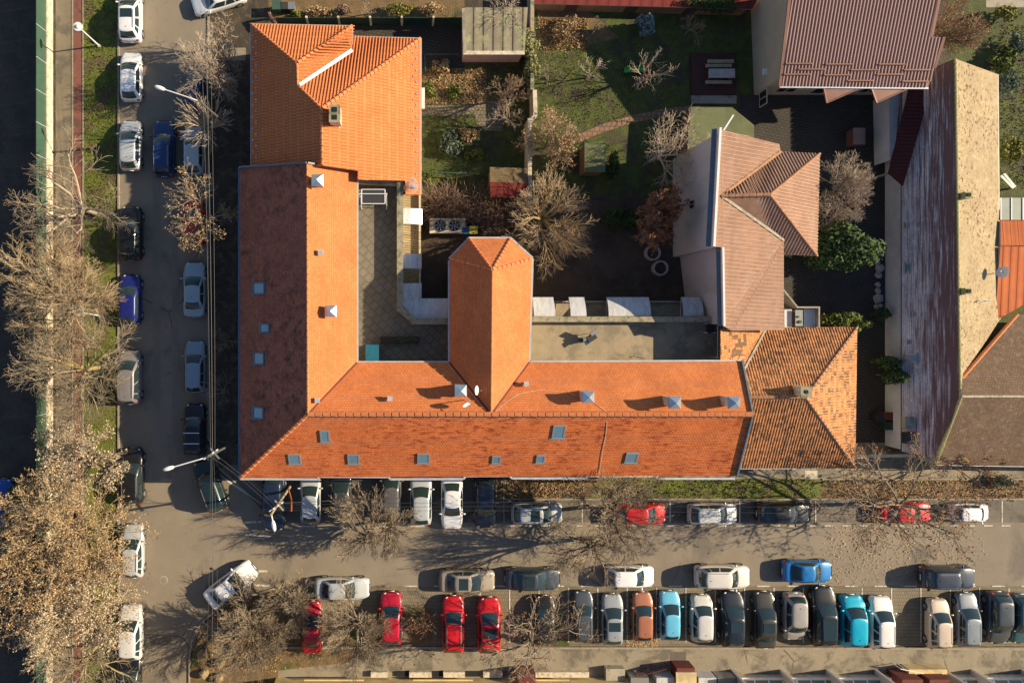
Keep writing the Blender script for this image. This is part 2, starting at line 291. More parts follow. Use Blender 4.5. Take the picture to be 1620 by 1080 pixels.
def add_ribs(mb, vs, step, wd, ht, mi, udir=None):
    n = (vs[1]-vs[0]).cross(vs[2]-vs[0]).normalized(); n = n if n.z > 0 else -n
    u = Vector((0, 0, 1)).cross(n).normalized()
    if udir: u = Vector(udir); u = (u-n*u.dot(n)).normalized()
    v = n.cross(u); o = vs[0]; q = [((p-o).dot(u), (p-o).dot(v)) for p in vs]; m = len(q)
    k = math.ceil((min(a for a, _ in q)+o.dot(u)+wd)/step)
    while k*step-o.dot(u) < max(a for a, _ in q)-wd:
        x = k*step-o.dot(u); ys = []
        for i in range(m):
            (x0, y0), (x1, y1) = q[i], q[(i+1) % m]
            if (x0 <= x) != (x1 <= x): ys.append(y0+(y1-y0)*(x-x0)/(x1-x0))
        ys.sort()
        for y0, y1 in zip(ys[::2], ys[1::2]):
            if y1-y0 > .15:
                a, b, c_, d_ = [o+u*(x+s_*wd/2)+v*y for s_, y in ((-1, y0+.03), (1, y0+.03), (1, y1-.03), (-1, y1-.03))]
                t = [o+u*(x+s_*wd*.28)+v*y+n*ht for s_, y in ((-1, y0+.03), (1, y0+.03), (1, y1-.03), (-1, y1-.03))]
                mb.add([a, b, c_, d_]+t, [(0, 1, 5, 4), (1, 2, 6, 5), (2, 3, 7, 6), (3, 0, 4, 7), (4, 5, 6, 7)], mi)
        k += 1
def roof_mesh(faces, thick=.2, mats=None, skirt_mi=None, udir=None, ribs=None):
    """faces: lists of points (world Vectors); shared points weld. Closed body: covering, fascia and underside."""
    mb = MB(); idx = {}; V = []
    def vi(p):
        k = (round(p.x, 2), round(p.y, 2), round(p.z, 2))
        if k not in idx: idx[k] = len(V); V.append(Vector(p))
        return idx[k]
    F = []
    for f in faces:
        ii = [vi(p) for p in f]; A = sum(V[ii[i]].x*V[ii[(i+1) % len(ii)]].y-V[ii[(i+1) % len(ii)]].x*V[ii[i]].y for i in range(len(ii)))
        F.append(ii if A > 0 else ii[::-1])
    n = len(V); mb.v = [tuple(p) for p in V]+[(p.x, p.y, p.z-thick) for p in V]
    E = {}
    for fi, f in enumerate(F):
        mb.f.append(tuple(f)); mb.m.append(mats[fi] if mats else 0); mb.uv[len(mb.f)-1] = tilt_uv([V[i] for i in f], udir)
        for i in range(len(f)): E[(f[i], f[(i+1) % len(f)])] = fi
    sm = skirt_mi if skirt_mi is not None else 0
    nF = len(F)
    for f in F: mb.f.append(tuple(i+n for i in f[::-1])); mb.m.append(sm)
    for (i, j), fi in E.items():
        if (j, i) not in E: mb.f.append((j, i, i+n, j+n)); mb.m.append(sm)
    if ribs:
        for f in F: add_ribs(mb, [V[i] for i in f], *ribs, udir)
    return mb
def wall_mesh(faces, inset=.35, drop=.22, z0=0.0):
    """walls under a roof: its plan pulled in under the eaves and carried down to the ground"""
    pts = [p for f in faces for p in f]; xs = [p.x for p in pts]; ys = [p.y for p in pts]
    cx, cy = (min(xs)+max(xs))/2, (min(ys)+max(ys))/2; fx = 1-2*inset/(max(xs)-min(xs)); fy = 1-2*inset/(max(ys)-min(ys))
    g = [[Vector((cx+(p.x-cx)*fx, cy+(p.y-cy)*fy, p.z-drop)) for p in f] for f in faces]
    mb = roof_mesh(g, 1); n = len(mb.v)//2
    for i in range(n, 2*n): mb.v[i] = (mb.v[i][0], mb.v[i][1], z0)
    mb.uv = {}; return mb
def ridge(parent, a, b, mat='ridge_tile', step=.38, r=.13, name='ridge_tiles', lift=.02):
    mb = MB(); a = Vector(a); b = Vector(b); n = max(2, int((b-a).length/step)); d = (b-a)/n
    for i in range(n):
        p = a+d*i; up = Vector((0, 0, lift)); mb.tube([p+up, p+d*.88+up], [r*.86, r*1.16], 7)
    return mb.build(name, mat, parent)
def strip(parent, a, b, wd, ht, mat, name, lift=0):
    return MB().bar(Vector(a)+Vector((0, 0, lift)), Vector(b)+Vector((0, 0, lift)), wd, ht).build(name, mat, parent)
def sheet(name, pts, mat, lev, kind='structure', label=None, cat=None, px=True):
    q = [P(*p)[:2] for p in pts] if px else pts
    mb = MB(); n = len(q); A = sum(q[i][0]*q[(i+1) % n][1]-q[(i+1) % n][0]*q[i][1] for i in range(n))
    if A < 0: q = q[::-1]
    mb.add([(x, y, .004*lev) for x, y in q], [tuple(range(n))]); o = mb.build(name, mat); o["kind"] = kind
    if label: o["label"] = label
    return o
# ------------------------------------------------------------------ GROUND
g = MB(); g.add([(-160, -160, 0), (160, -160, 0), (160, 160, 0), (-160, 160, 0)], [(0, 1, 2, 3)]); g.build('ground', 'soil')["kind"] = 'structure'
sheet('field', [(-400, -300), (84, -300), (84, 1400), (-400, 1400)], 'yard_soil', 1)
sheet('side_street', [(188, -400), (329, -400), (329, 700), (345, 745), (400, 790), (430, 822), (445, 925), (372, 948), (318, 985), (300, 1040), (300, 1500), (188, 1500)], 'asphalt', 1)
sheet('main_road', [(430, 757+65), (2300, 822), (2300, 926), (440, 926)], 'asphalt', 2)
sheet('bay_strip', [(415, 740), (797, 740), (797, 790), (2300, 790), (2300, 826), (440, 826)], 'parking_asphalt', 3)
sheet('asphalt_patch', [(236, 1006), (270, 1004), (271, 1019), (238, 1021)], 'patch_dark', 2); sheet('asphalt_patch', [(242, 200), (254, 200), (254, 760), (242, 760)], 'patch_lane', 2); sheet('asphalt_patch', [(272, 120), (283, 120), (283, 780), (272, 780)], 'patch_lane', 2); sheet('asphalt_patch', [(560, 860), (610, 858), (612, 884), (562, 886)], 'patch_lane', 3); sheet('asphalt_patch', [(1060, 1030), (1085, 1030), (1085, 1052), (1060, 1052)], 'patch_dark', 6)
sheet('pavement_west', [(88, -400), (114, -400), (114, 1500), (88, 1500)], 'sidewalk_asphalt', 1)
sheet('cycle_path', [(115.5, -400), (131, -400), (131, 1500), (115.5, 1500)], 'red_path', 1)
sheet('verge_west', [(131, -400), (188, -400), (188, 1500), (131, 1500)], 'grass', 2)
sheet('planting_strip', [(331, -300), (401, -300), (401, 735), (360, 735), (331, 690)], 'soil', 2)
sheet('doorway_path', [(355, 76), (389, 76), (389, 96), (355, 96)], 'pavement', 3)
sheet('corner_pavement', [(360, 735), (470, 730), (470, 757), (418, 757), (418, 800), (395, 785), (345, 742)], 'parking_asphalt', 4)
sheet('front_verge', [(785, 745), (1170, 745), (1170, 788), (785, 788)], 'dry_ground', 4)
sheet('front_lawn', [(960, 745), (1300, 757), (1300, 787), (930, 787)], 'grass', 5)
sheet('dry_verge', [(1300, 750), (2300, 750), (2300, 789), (1300, 788)], 'dry_ground', 5)
sheet('front_pavement', [(1080, 700), (2300, 700), (2300, 757), (1080, 757)], 'pavement', 6)
sheet('doorstep_slab', [(1273, 744), (1293, 744), (1293, 757), (1273, 757)], 'concrete_pale', 7)
sheet('parking_bays', [(440, 926), (2300, 926), (2300, 1021), (420, 1021)], 'parking_paver', 3)
sheet('south_pavement', [(430, 1021), (2300, 1024), (2300, 1180), (430, 1180)], 'pavement', 4)
sheet('corner_island', [(302, 1500), (302, 1040), (320, 988), (374, 950), (445, 932), (445, 970), (640, 1010), (560, 1046), (440, 1060), (440, 1500)], 'dry_ground', 6)
sheet('planting_pit', [(645, 960), (684, 960), (684, 1020), (645, 1020)], 'dry_ground', 5)
sheet('lawn_strip', [(825, 1010), (900, 1010), (900, 1021), (825, 1021)], 'garden_grass', 5)
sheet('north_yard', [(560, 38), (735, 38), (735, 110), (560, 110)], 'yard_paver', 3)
sheet('north_border', [(425, -200), (735, -200), (735, 38), (425, 38)], 'dry_ground', 2)
sheet('flower_garden', [(640, 95), (845, 95), (845, 325), (640, 325)], 'garden_grass', 2)
sheet('bare_bed', [(668, 108), (765, 108), (775, 165), (668, 165)], 'dry_ground', 4)
sheet('garden_path', [(655, 167), (752, 167), (752, 183), (655, 183)], 'garden_paver', 5)
sheet('sitting_area', [(750, 160), (795, 160), (795, 207), (768, 207), (754, 195), (750, 180)], 'garden_paver', 6)
sheet('back_lawn', [(845, -60), (1200, -60), (1200, 310), (845, 310)], 'garden_grass', 1)
sheet('leaf_bed', [(850, 15), (930, 15), (980, 60), (870, 85), (850, 80)], 'dry_ground', 3)
cv = [(912, 214), (955, 196), (1000, 183), (1045, 173), (1092, 167)]
sheet('curved_path', cv+[(x+2, y+12) for x, y in cv[::-1]], 'brick_paver', 4)
sheet('back_yard', [(655, 330), (1090, 310), (1090, 500), (655, 500)], 'yard_soil', 2)
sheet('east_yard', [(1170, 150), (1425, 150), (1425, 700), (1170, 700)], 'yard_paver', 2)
sheet('east_garden', [(1500, -200), (2300, -200), (2300, 560), (1500, 560)], 'garden_grass', 2)
sheet('east_terrace_path', [(1560, -30), (1700, -30), (1700, 12), (1560, 12)], 'concrete', 3)
def kerb(pts, wd=.14, ht=.12):
    mb = MB()
    for a_, b_ in zip(pts, pts[1:]):
        p, q = P(*a_), P(*b_); mb.bar((p.x, p.y, ht/2), (q.x, q.y, ht/2), wd, ht)
    o = mb.build('kerb', 'kerb_stone'); o["kind"] = 'structure'
kerb([(188, -300), (188, 1500)]); kerb([(330, -300), (330, 690), (345, 738), (395, 782), (417, 800), (417, 826)])
kerb([(300, 1500), (300, 1040), (304, 1010), (318, 985), (342, 964), (372, 948), (408, 938), (440, 928)])
kerb([(114.8, -300), (114.8, 1500)], .1, .05); kerb([(131.5, -300), (131.5, 1500)], .1, .05); kerb([(799, 789), (2200, 789)], .12, .1); kerb([(797, 757), (797, 826)], .1, .06)
kerb([(440, 1023), (2200, 1026)], .16, .12); kerb([(785, 757), (785, 787)], .1, .08); kerb([(1300, 757.5), (2200, 757.5)], .12, .1)
mb = MB()
def mark(x0, y0, x1, y1, wd=.10):
    p, q = P(x0, y0), P(x1, y1); d = (q-p).normalized(); n = Vector((-d.y, d.x, 0))*wd/2; z = Vector((0, 0, .004*8))
    mb.add([p-n+z, q-n+z, q+n+z, p+n+z], [(0, 1, 2, 3)])
x = 992-46.45*6
while x < 1660:
    if x > 640: mark(x, 929, x, 1015)
    x += 46.45
x = 640
while x < 1640: mark(x, 926.5, x+20, 926.5); x += 46.45
for x in (797, 921, 1060, 1170, 1290, 1462, 1585): mark(x, 792, x, 826)
x = 800
while x < 1600: mark(x, 831, x+14, 831); x += 28
for x in (470, 525, 600, 645, 700): mark(x, 832, x+28, 832)
for a_ in ((386, 826, 425, 824), (388, 845, 428, 848), (385, 902, 423, 903), (388, 924, 428, 926), (356, 757, 420, 800)): mark(*a_, .16)
mb.build('road_marking', 'road_paint')["kind"] = 'structure'
# ------------------------------------------------------------------ BUILDING A: the long corner building
A = thing('corner_building', 'long L shaped building with orange tiled roofs, roof windows and two flat roof terraces', 'building')
eS, hR, eI = 5.1, 9.0, 6.6
NWc, SWc = P(380, 265, eS), P(380, 755, eS); RN = P(486, 258, hR); RC = P(487, 655, hR); NEc = P(565, 271, eI); VC = P(565, 573, eI)
SE_e, RE, NE_e = P(1165, 752, eS), P(1190, 655, hR), P(1173, 571, eI)
RM = P(777, 655, hR); RMn = P(779, 427, hR); mW, mE = P(711, 573, eI), P(837, 573, eI)
m1, m2, m3, m4 = P(711, 409, eI), P(742, 377, eI), P(808, 377, eI), P(842, 409, eI)
fW = [NWc, SWc, RC, RN]; fE = [RN, RC, VC, NEc]; fS = [SWc, SE_e, RE, RM, RC]; fN1 = [RC, RM, mW, VC]; fN2 = [RM, RE, NE_e, mE]
fMW = [RM, mW, m1, RMn]; fME = [RM, RMn, m4, mE]; fh1, fh2, fh3 = [m1, m2, RMn], [m2, m3, RMn], [m3, m4, RMn]
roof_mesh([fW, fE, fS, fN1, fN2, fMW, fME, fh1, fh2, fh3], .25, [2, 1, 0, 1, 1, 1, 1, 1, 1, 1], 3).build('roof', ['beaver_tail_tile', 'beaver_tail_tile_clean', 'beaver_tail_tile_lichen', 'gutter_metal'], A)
# give the middle slopes the same tile but keep it one roof
wall_mesh([[NWc, P(380, 655, eS), RC, RN], fE], .4).build('wall', 'plaster_cream', A)
wall_mesh([fS, [RC, RE, NE_e, VC]], .4).build('wall', 'plaster_cream', A); wall_mesh([fMW, fME, fh1, fh2, fh3], .35).build('wall', 'plaster_cream', A)
ridge(A, RC, RE, step=.55, r=.2, lift=.07); ridge(A, SWc, RC, r=.15, step=.5, lift=.06); ridge(A, RN, RC, r=.08, step=.5); ridge(A, RMn, RM, r=.07, step=.5); ridge(A, m2, RMn, r=.10); ridge(A, m3, RMn, r=.10); ridge(A, m4, RMn, r=.09, step=.45); ridge(A, m1, RMn, r=.09, step=.45)
for a_, b_ in ((VC, RC), (mW, RM), (mE, RM)):
    strip(A, a_, b_, .12, .05, 'rust_red', 'valley', .03); n_ = (b_-a_).cross(Vector((0, 0, 1))).normalized()*.16; strip(A, a_+n_, b_+n_, .10, .07, 'ridge_tile', 'valley_edge', .05)
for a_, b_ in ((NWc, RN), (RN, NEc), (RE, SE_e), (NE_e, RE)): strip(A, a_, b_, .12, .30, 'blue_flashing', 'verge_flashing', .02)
gy = [(380, 757), (502, 757.5), (506, 753.5), (614, 754), (618, 757.5), (733, 757), (737, 752.5), (806, 752), (810, 756), (926, 756), (930, 752.5), (1037, 752.5), (1041, 756.5), (1162, 756.5)]
mb_ = MB(); pts_ = [P(x_, y_, eS-.1) for x_, y_ in gy]
for a_, b_ in zip(pts_, pts_[1:]): mb_.bar(a_, b_, .16, .14)
mb_.build('gutter', 'gutter_metal', A)
for x_ in (504, 616, 735, 808, 928, 1039): p_ = P(x_, 753, eS-.1); MB().box((p_.x, p_.y+.1, p_.z-.15), (.28, .28, .3)).build('rain_hopper', 'gutter_metal', A); MB().cyl((p_.x, p_.y+.3, .1), .06, p_.z-.3, 8).build('downpipe', 'gutter_metal', A)
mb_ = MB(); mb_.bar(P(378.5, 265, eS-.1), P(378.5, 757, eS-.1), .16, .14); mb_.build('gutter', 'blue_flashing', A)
for y_ in (402, 632): p_ = P(380, y_, eS-.1); MB().box((p_.x, p_.y, p_.z-.1), (.3, .3, .3)).build('rain_hopper', 'gutter_metal', A)
for a_, b_ in ((P(566, 272, eI-.1), P(566, 573, eI-.1)), (P(567, 572, eI-.1), P(710, 572, eI-.1)), (P(838, 571.5, eI-.1), P(1173, 570, eI-.1)), (P(710, 412, eI-.1), P(710, 572, eI-.1)), (P(710, 409, eI-.1), P(742, 376, eI-.1)), (P(742, 376, eI-.1), P(808, 376, eI-.1)), (P(808, 376, eI-.1), P(843, 408, eI-.1)), (P(843, 409, eI-.1), P(838, 572, eI-.1))):
    MB().bar(a_, b_, .12, .12).build('gutter', 'gutter_metal', A)
plW, plS, plE = plane((380, 755, eS), (380, 265, eS), (487, 655, hR)), plane((380, 755, eS), (1165, 752, eS), (777, 655, hR)), plane((565, 573, eI), (565, 271, eI), (487, 655, hR))
plN = plane((565, 573, eI), (711, 573, eI), (600, 655, hR)); plN2 = plane((837, 573, eI), (1173, 571, eI), (900, 655, hR))
def skylight(parent, pl, px, py, wx, wy, fr='steel_grey'):
    c = on(pl, px, py, .03); n = pl[1]; u = Vector((0, 0, 1)).cross(n).normalized(); v = n.cross(u)
    m = Matrix((u, v, n)).transposed(); s_ = 1/S*.88
    horiz = abs(n.y) > abs(n.x)
    du, dv = (wx*s_, wy*s_*1.15) if horiz else (wy*s_, wx*s_*1.15)
    f = MB(); t_ = .11
    for (a1, b1, a2, b2) in ((-du/2, -dv/2+t_/2, du/2, -dv/2+t_/2), (-du/2, dv/2-t_/2, du/2, dv/2-t_/2), (-du/2+t_/2, -dv/2+t_, -du/2+t_/2, dv/2-t_), (du/2-t_/2, -dv/2+t_, du/2-t_/2, dv/2-t_)):
        f.bar(c+u*a1+v*b1, c+u*a2+v*b2, t_, .1)
    f.box(c-v*(dv/2+.07)-n*.05, (du+.3, .16, .06), mat=m)
    o = f.build('roof_window', fr, parent); MB().box(c, (du-2*t_, dv-2*t_, .06), mat=m).build('pane', 'roof_glass', o); return o
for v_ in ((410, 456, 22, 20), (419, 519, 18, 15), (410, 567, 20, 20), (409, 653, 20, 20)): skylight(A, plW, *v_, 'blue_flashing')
for v_ in ((514, 690, 15, 22), (466, 726, 20, 20), (559, 726, 19, 20), (670, 725, 20, 20), (785, 727, 14, 16), (855, 726, 14, 16), (884, 683, 20, 25), (999, 724, 20, 21)): skylight(A, plS, *v_)
def chimney(parent, pl, px, py, ht, wd=.86, cap='zinc', stack='concrete_pale'):
    c = on(pl, px, py); top = None
    # the cap is what the survey pixel marks: slide down the line of sight to stand the stack under it
    for _ in range(6):
        q = P(px, py, c.z+ht); qq = pl[0]; n = pl[1]; z = qq.z-((q.x-qq.x)*n.x+(q.y-qq.y)*n.y)/n.z; c = Vector((q.x, q.y, z))
    st = MB().box((c.x, c.y, c.z+ht/2-.5), (wd*.78, wd*.78, ht+.6)).build('chimney', stack, parent)
    cp = MB(); z = c.z+ht-.12
    cp.prism([(c.x-wd/2, c.y-wd/2), (c.x+wd/2, c.y-wd/2), (c.x+wd/2, c.y+wd/2), (c.x-wd/2, c.y+wd/2)], z, z+.08)
    cp.add([(c.x-wd/2, c.y-wd/2, z+.082), (c.x+wd/2, c.y-wd/2, z+.082), (c.x+wd/2, c.y+wd/2, z+.082), (c.x-wd/2, c.y+wd/2, z+.082), (c.x, c.y, z+.45)], [(0, 1, 4), (1, 2, 4), (2, 3, 4), (3, 0, 4)])
    cp.build('cap', cap, st)
for v_ in ((502, 285, .9), (523, 492, .9)): chimney(A, plE, *v_)
chimney(A, plN, 729, 618, 1.5)
for v_ in ((931, 628, 1.3), (1068, 637, 1.5), (1162, 637, 1.5)): chimney(A, plN2, *v_)
for pl_, x_, y_ in ((plE, 508, 400), (plN, 617, 629), (plN2, 831, 606), (plE, 503, 632)):
    c = on(pl_, x_, y_); MB().cyl((c.x, c.y, c.z-.2), .09, .55, 10).box((c.x, c.y, c.z+.42), (.36, .36, .16)).build('vent_pipe', 'gutter_metal', A)
cb = [(782, 652), (800, 636), (820, 623), (850, 617), (880, 618), (905, 623), (940, 637), (958, 650), (960, 668), (958, 690), (953, 715), (948, 748)]
pts_ = [on(plN2 if y_ < 655 else plS, x_, y_, .04) for x_, y_ in cb]; MB().tube([q_-Vector((0, 0, .01)) for q_ in pts_], .018, 4).build('roof_cable', 'concrete_pale', A)
# terraces
T = 4.0
def terrace(px_pts, mat): return MB().prism([tuple(P(x_, y_, T)[:2]) for x_, y_ in px_pts], T-.3, T).build('terrace_floor', mat, A)
wt = [(560, 285), (634, 285), (634, 488), (654, 508), (716, 510), (716, 580), (560, 580)]
terrace(wt, 'terrace_slab'); terrace([(830, 506), (1152, 506), (1152, 580), (830, 580)], 'terrace_screed')
def wallrun(parent, pts, z0, z1, wd, mat, name='parapet', h=None, cope=None):
    mb = MB(); mc = MB()
    for i_, (a_, b_) in enumerate(zip(pts, pts[1:])):
        z1_ = z1+.004*i_
        p, q = P(*a_, h if h is not None else z1), P(*b_, h if h is not None else z1); d = (q-p).normalized()*wd*.5
        mb.bar(Vector((p.x, p.y, (z0+z1_)/2))-d, Vector((q.x, q.y, (z0+z1_)/2))+d, wd, z1_-z0)
        if cope: mc.bar(Vector((p.x, p.y, z1_+.034))-d, Vector((q.x, q.y, z1_+.034))+d, wd+.08, .06)
    o = mb.build(name, mat, parent)
    if cope: mc.build('coping', cope, o)
    return o
wallrun(A, [(633, 288), (633, 489), (656, 508), (712, 508)], 0, T+.9, .42, 'plaster_cream', cope='old_coping')
wallrun(A, [(566, 286), (637, 289)], T-.3, T+.7, .35, 'plaster_cream', cope='concrete')
wallrun(A, [(838, 505), (1152, 505)], 0, T+.9, .34, 'plaster_cream', cope='old_coping')
wallrun(A, [(1150, 505), (1152, 573)], 0, T+.9, .3, 'plaster_cream', cope='old_coping')
# lower ledge with yellow boards and the pale sheet canopies over it
L_ = 2.6
MB().prism([tuple(P(x_, y_, L_)[:2]) for x_, y_ in ((634, 308), (666, 308), (666, 480), (712, 480), (712, 512), (634, 512))], 0, L_).build('lower_roof', 'ledge_board', A)
MB().prism([tuple(P(x_, y_, L_)[:2]) for x_, y_ in ((838, 476), (1132, 476), (1132, 508), (838, 508))], 0, L_).build('lower_roof', 'terrace_screed', A)
wallrun(A, [(664, 308), (664, 480)], L_, L_+.35, .14, 'concrete_pale'); wallrun(A, [(838, 477), (1132, 477)], L_, L_+.35, .12, 'concrete')
def canopy(p0, p1, p2, p3, z_hi, z_lo, n=8):
    """curved sheet from wall line p0-p1 (high) to outer line p3-p2 (low)"""
    a0, a1, b0, b1 = P(*p0, z_hi), P(*p1, z_hi), P(*p3, z_lo), P(*p2, z_lo); mb = MB(); vs = []
    for i in range(n+1):
        t = i/n; z = z_lo+(z_hi-z_lo)*math.cos(t*math.pi/2)
        for p, q in ((a0, b0), (a1, b1)): r_ = p.lerp(q, t); vs += [(r_.x, r_.y, z), (r_.x, r_.y, z-.05)]
    fs = []
    for i in range(n): b = i*4; fs += [(b, b+2, b+6, b+4), (b+1, b+5, b+7, b+3), (b, b+4, b+5, b+1), (b+2, b+3, b+7, b+6)]
    fs += [(0, 1, 3, 2), (n*4, n*4+2, n*4+3, n*4+1)]; mb.add(vs, fs)
    o = mb.build('canopy', 'awning_sheet', A, smooth=False)
    for p, q in ((a0, b0), (a1, b1)): MB().tube([(p.x, p.y, z_hi-.6), (q.x, q.y, z_lo-.04)], .025, 5).build('bracket', 'gutter_metal', o)
canopy((637, 329), (637, 354), (668, 355), (668, 331), 4.3, 3.7); canopy((637, 401), (637, 424), (667, 425), (667, 402), 4.3, 3.7)
canopy((636, 448), (636, 482), (667, 471), (667, 448), 4.4, 3.8); canopy((636, 482), (655, 503), (667.3, 471.3), (667, 471), 4.4, 3.8); canopy((655, 503), (711, 503), (711, 472), (667, 472), 4.4, 3.8)
for x0_, x1_ in ((843, 879), (901, 928), (961, 1030), (1079, 1113)): canopy((x0_+2, 500), (x1_, 500), (x1_-4, 470), (x0_-1, 470), 4.4, 3.7)
# ------------------------------------------------------------------ BUILDING B
B = thing('corner_house', 'orange interlocking tile house with stepped hipped roof north of the long building', 'house')
plBW = plane((397, 38, eS), (397, 262, eS), (508, 172, 9)); plBN = plane((665, 61, 4.4), (560, 58, 4.4), (508, 172, 9)); plBE = plane((665, 61, 4.4), (665, 300, 4.4), (510, 172, 9))
b1, b2 = P(397, 38, eS), P(397, 268, eS); pk = on(plBW, 470, 100); pk2 = on(plBW, 471, 135); hp = P(509, 172, 9); hs = P(510, 262, 9); ne1 = P(557, 41, eS); ne1b = P(557, 80, 6.0)
roof_mesh([[b1, b2, hs, hp, pk2, pk], [b1, pk, ne1], [pk, pk2, ne1b, ne1], [pk2, hp, P(665, 61, 4.4), P(557, 58, 4.4), on(plBN, 557, 81)], [hp, hs, on(plBE, 566, 270), on(plBE, 566, 284), on(plBE, 641, 286), on(plBE, 641, 308), P(665, 308, 4.4), P(665, 61, 4.4)]], .22, None, None, None, (.24, .10, .045, 1)).build('roof', ['interlocking_tile', 'interlocking_rib'], B)
wb = [[b1, b2, hs, hp, pk2, pk], [b1, pk, ne1], [pk, pk2, ne1b, ne1]]
wall_mesh([[P(397, 60, eS), b2, hs, hp], [hp, hs, P(665, 300, 4.4), P(665, 61, 4.4)], [P(397, 60, eS), hp, P(665, 61, 4.4)]], .4).build('wall', 'plaster_cream', B)
wall_mesh([[b1, P(397, 130, eS), pk2, pk], [b1, pk, ne1], [pk, pk2, P(557, 130, eS), ne1]], .3).build('wall', 'plaster_cream', B)
ridge(B, ne1, pk, r=.13, step=.42); ridge(B, b1, pk, r=.09); ridge(B, pk2, pk, r=.09); ridge(B, pk2, hp, r=.09); ridge(B, P(665, 61, 4.4), hp, r=.14, step=.42); ridge(B, hp, hs, r=.11, step=.42)
strip(B, pk2+Vector((.15, 0, 0)), ne1b, .26, .12, 'white_paint', 'valley_flashing', .06)
for a_, b_ in ((b1, ne1), (b1, b2), (ne1, P(557, 80, eS)), (P(557, 58, 4.3), P(665, 60.5, 4.3)), (P(666, 61, 4.3), P(666, 308, 4.3))): strip(B, a_, b_, .12, .12, 'gutter_metal', 'gutter', -.12)
mb_ = MB()
for pl_, rows in ((plBE, ((659, 0), (654, 9))), (plBW, ((405, 0), (400, 9)))):
    for x_, o_ in rows:
        y_ = 75+o_ if pl_ is plBE else 48+o_
        while y_ < (300 if pl_ is plBE else 258):
            c = on(pl_, x_, y_, .04); mb_.box(c, (.10, .16, .08)); y_ += 18.3
mb_.build('snow_guards', 'gutter_metal', B)
c = on(plBE, 532, 187); st = MB().box((c.x, c.y, c.z+.3), (.75, 1.2, 1.7)).build('chimney', 'concrete_pale', B)
MB().box((c.x, c.y, c.z+1.19), (.82, 1.28, .1)).build('cap', 'old_coping', st)
for dy in (-.28, .28): MB().box((c.x, c.y+dy, c.z+1.26), (.34, .34, .06)).build('flue', 'dark_void', st)
MB().box(on(plBE, 537, 188, .05), (.12, 1.4, .1)).build('flashing', 'white_paint', st)
pp = P(660, 298, 4.8); sm = bpy.data.meshes.new('steam_puff'); bm = bmesh.new(); bmesh.ops.create_icosphere(bm, subdivisions=3, radius=.5, matrix=Matrix.Diagonal((1, 1.3, .9, 1))); bm.to_mesh(sm); bm.free(); sm.materials.append(M['steam'])
so_ = bpy.data.objects.new('steam_puff', sm); C.objects.link(so_); so_.location = P(652, 294, 5.6); tag(so_, 'small white puff of steam over the roof edge by the boiler flue', 'steam', kind='stuff')
MB().cyl((0, 0, 0), .08, .5, 8).build('flue_pipe', 'white_metal', B, loc=on(plBE, 656, 297)-Vector((0, 0, .1)))
MB().prism([tuple(P(x_, y_, 3)[:2]) for x_, y_ in ((664, 139), (672, 139), (672, 172), (664, 172))], 2.9, 3.0).build('door_canopy', 'white_paint', B)
# ------------------------------------------------------------------ helper for simple houses
def gable(parent, fs, mat, thick=.18, inset=.35, wall='plaster_cream', wfs=None, skirt='gutter_metal', ribs=None, rib='ridge_tile'):
    roof_mesh(fs, thick, [0]*len(fs), 1, None, ribs).build('roof', [mat, skirt, rib], parent); wall_mesh(wfs or fs, inset, thick+.02).build('wall', wall, parent)
# C shed
Cs = thing('garden_shed', 'flat roofed shed of old grey roofing sheets with a pink wall, among bare vines', 'shed')
gable(Cs, [[P(733, 12, 2.9), P(835, 12, 2.9), P(830, 83, 2.6), P(733, 83, 2.6)]], 'sheet_roof_old', .12, .1, 'plaster_pink')
MB().bar(P(733, 84, 2.6), P(830, 84, 2.6), .3, .12).build('lintel', 'concrete_pale', Cs)
MB().bar(P(733, 14, 2.9), P(735, 84, 2.6), .25, .2).build('verge', 'concrete', Cs)
# D
D = thing('tall_house', 'beige house with brown ribbed sheet roof, snow bars and two triangular copper dormers', 'house')
d1, d2, d3, d4 = P(1233, 137, 5), P(1255, -60, 7.7), P(1500, -60, 7.7), P(1484, 40, 6.2)
plD = plane((1233, 137, 5), (1468, 139, 5), (1255, -60, 7.7))
gable(D, [[P(1233, 137, 5), P(1468, 139, 5), on(plD, 1478, 108), on(plD, 1493, 59), on(plD, 1473, 59), on(plD, 1497, -60), P(1255, -60, 7.7)]], 'brown_trapezoid_sheet', .2, .0, 'plaster_beige', [[P(1240, 120, 4.9), P(1460, 120, 4.9), P(1470, -55, 7.4), P(1262, -55, 7.4)]], 'copper_brown', (.26, .12, .075, 2), 'trapezoid_rib')
for a_, b_ in ((P(1233, 137, 5), P(1255, -60, 7.7)), (on(plD, 1478, 108), on(plD, 1493, 59)), (on(plD, 1473, 59), on(plD, 1497, -60))): strip(D, a_, b_, .22, .1, 'copper_brown', 'verge', .04)
strip(D, P(1233, 138, 4.95), P(1468, 140, 4.95), .14, .12, 'gutter_metal', 'gutter', 0)
for x_, y_, L in ((1264, 101, 42), (1328, 102, 44), (1411, 102, 42), (1284, 110, 42), (1367, 111, 42), (1261, 118, 42), (1324, 119, 42), (1361, 128, 40), (1408, 118, 42), (1451, 111, 42), (1448, 129, 42)):
    MB().bar(on(plD, x_-L/2, y_, .12), on(plD, x_+L/2, y_, .12), .1, .12).build('snow_bar', 'copper_brown', D)
for x0_, xm, x1_, ym in ((1303, 1308, 1365, 163), (1378, 1387, 1442, 163)):
    a_, b_, c_, d_ = P(x0_, 138, 4.9), P(xm, ym, 4.7), P(x1_, 138, 4.9), P((x0_+x1_)/2, 120, 5.3)
    roof_mesh([[a_, b_, c_]], .15).build('dormer', 'copper_brown', D); MB().bar(a_, b_, .1, .12).bar(b_, c_, .1, .12).build('trim', 'copper_brown', D)
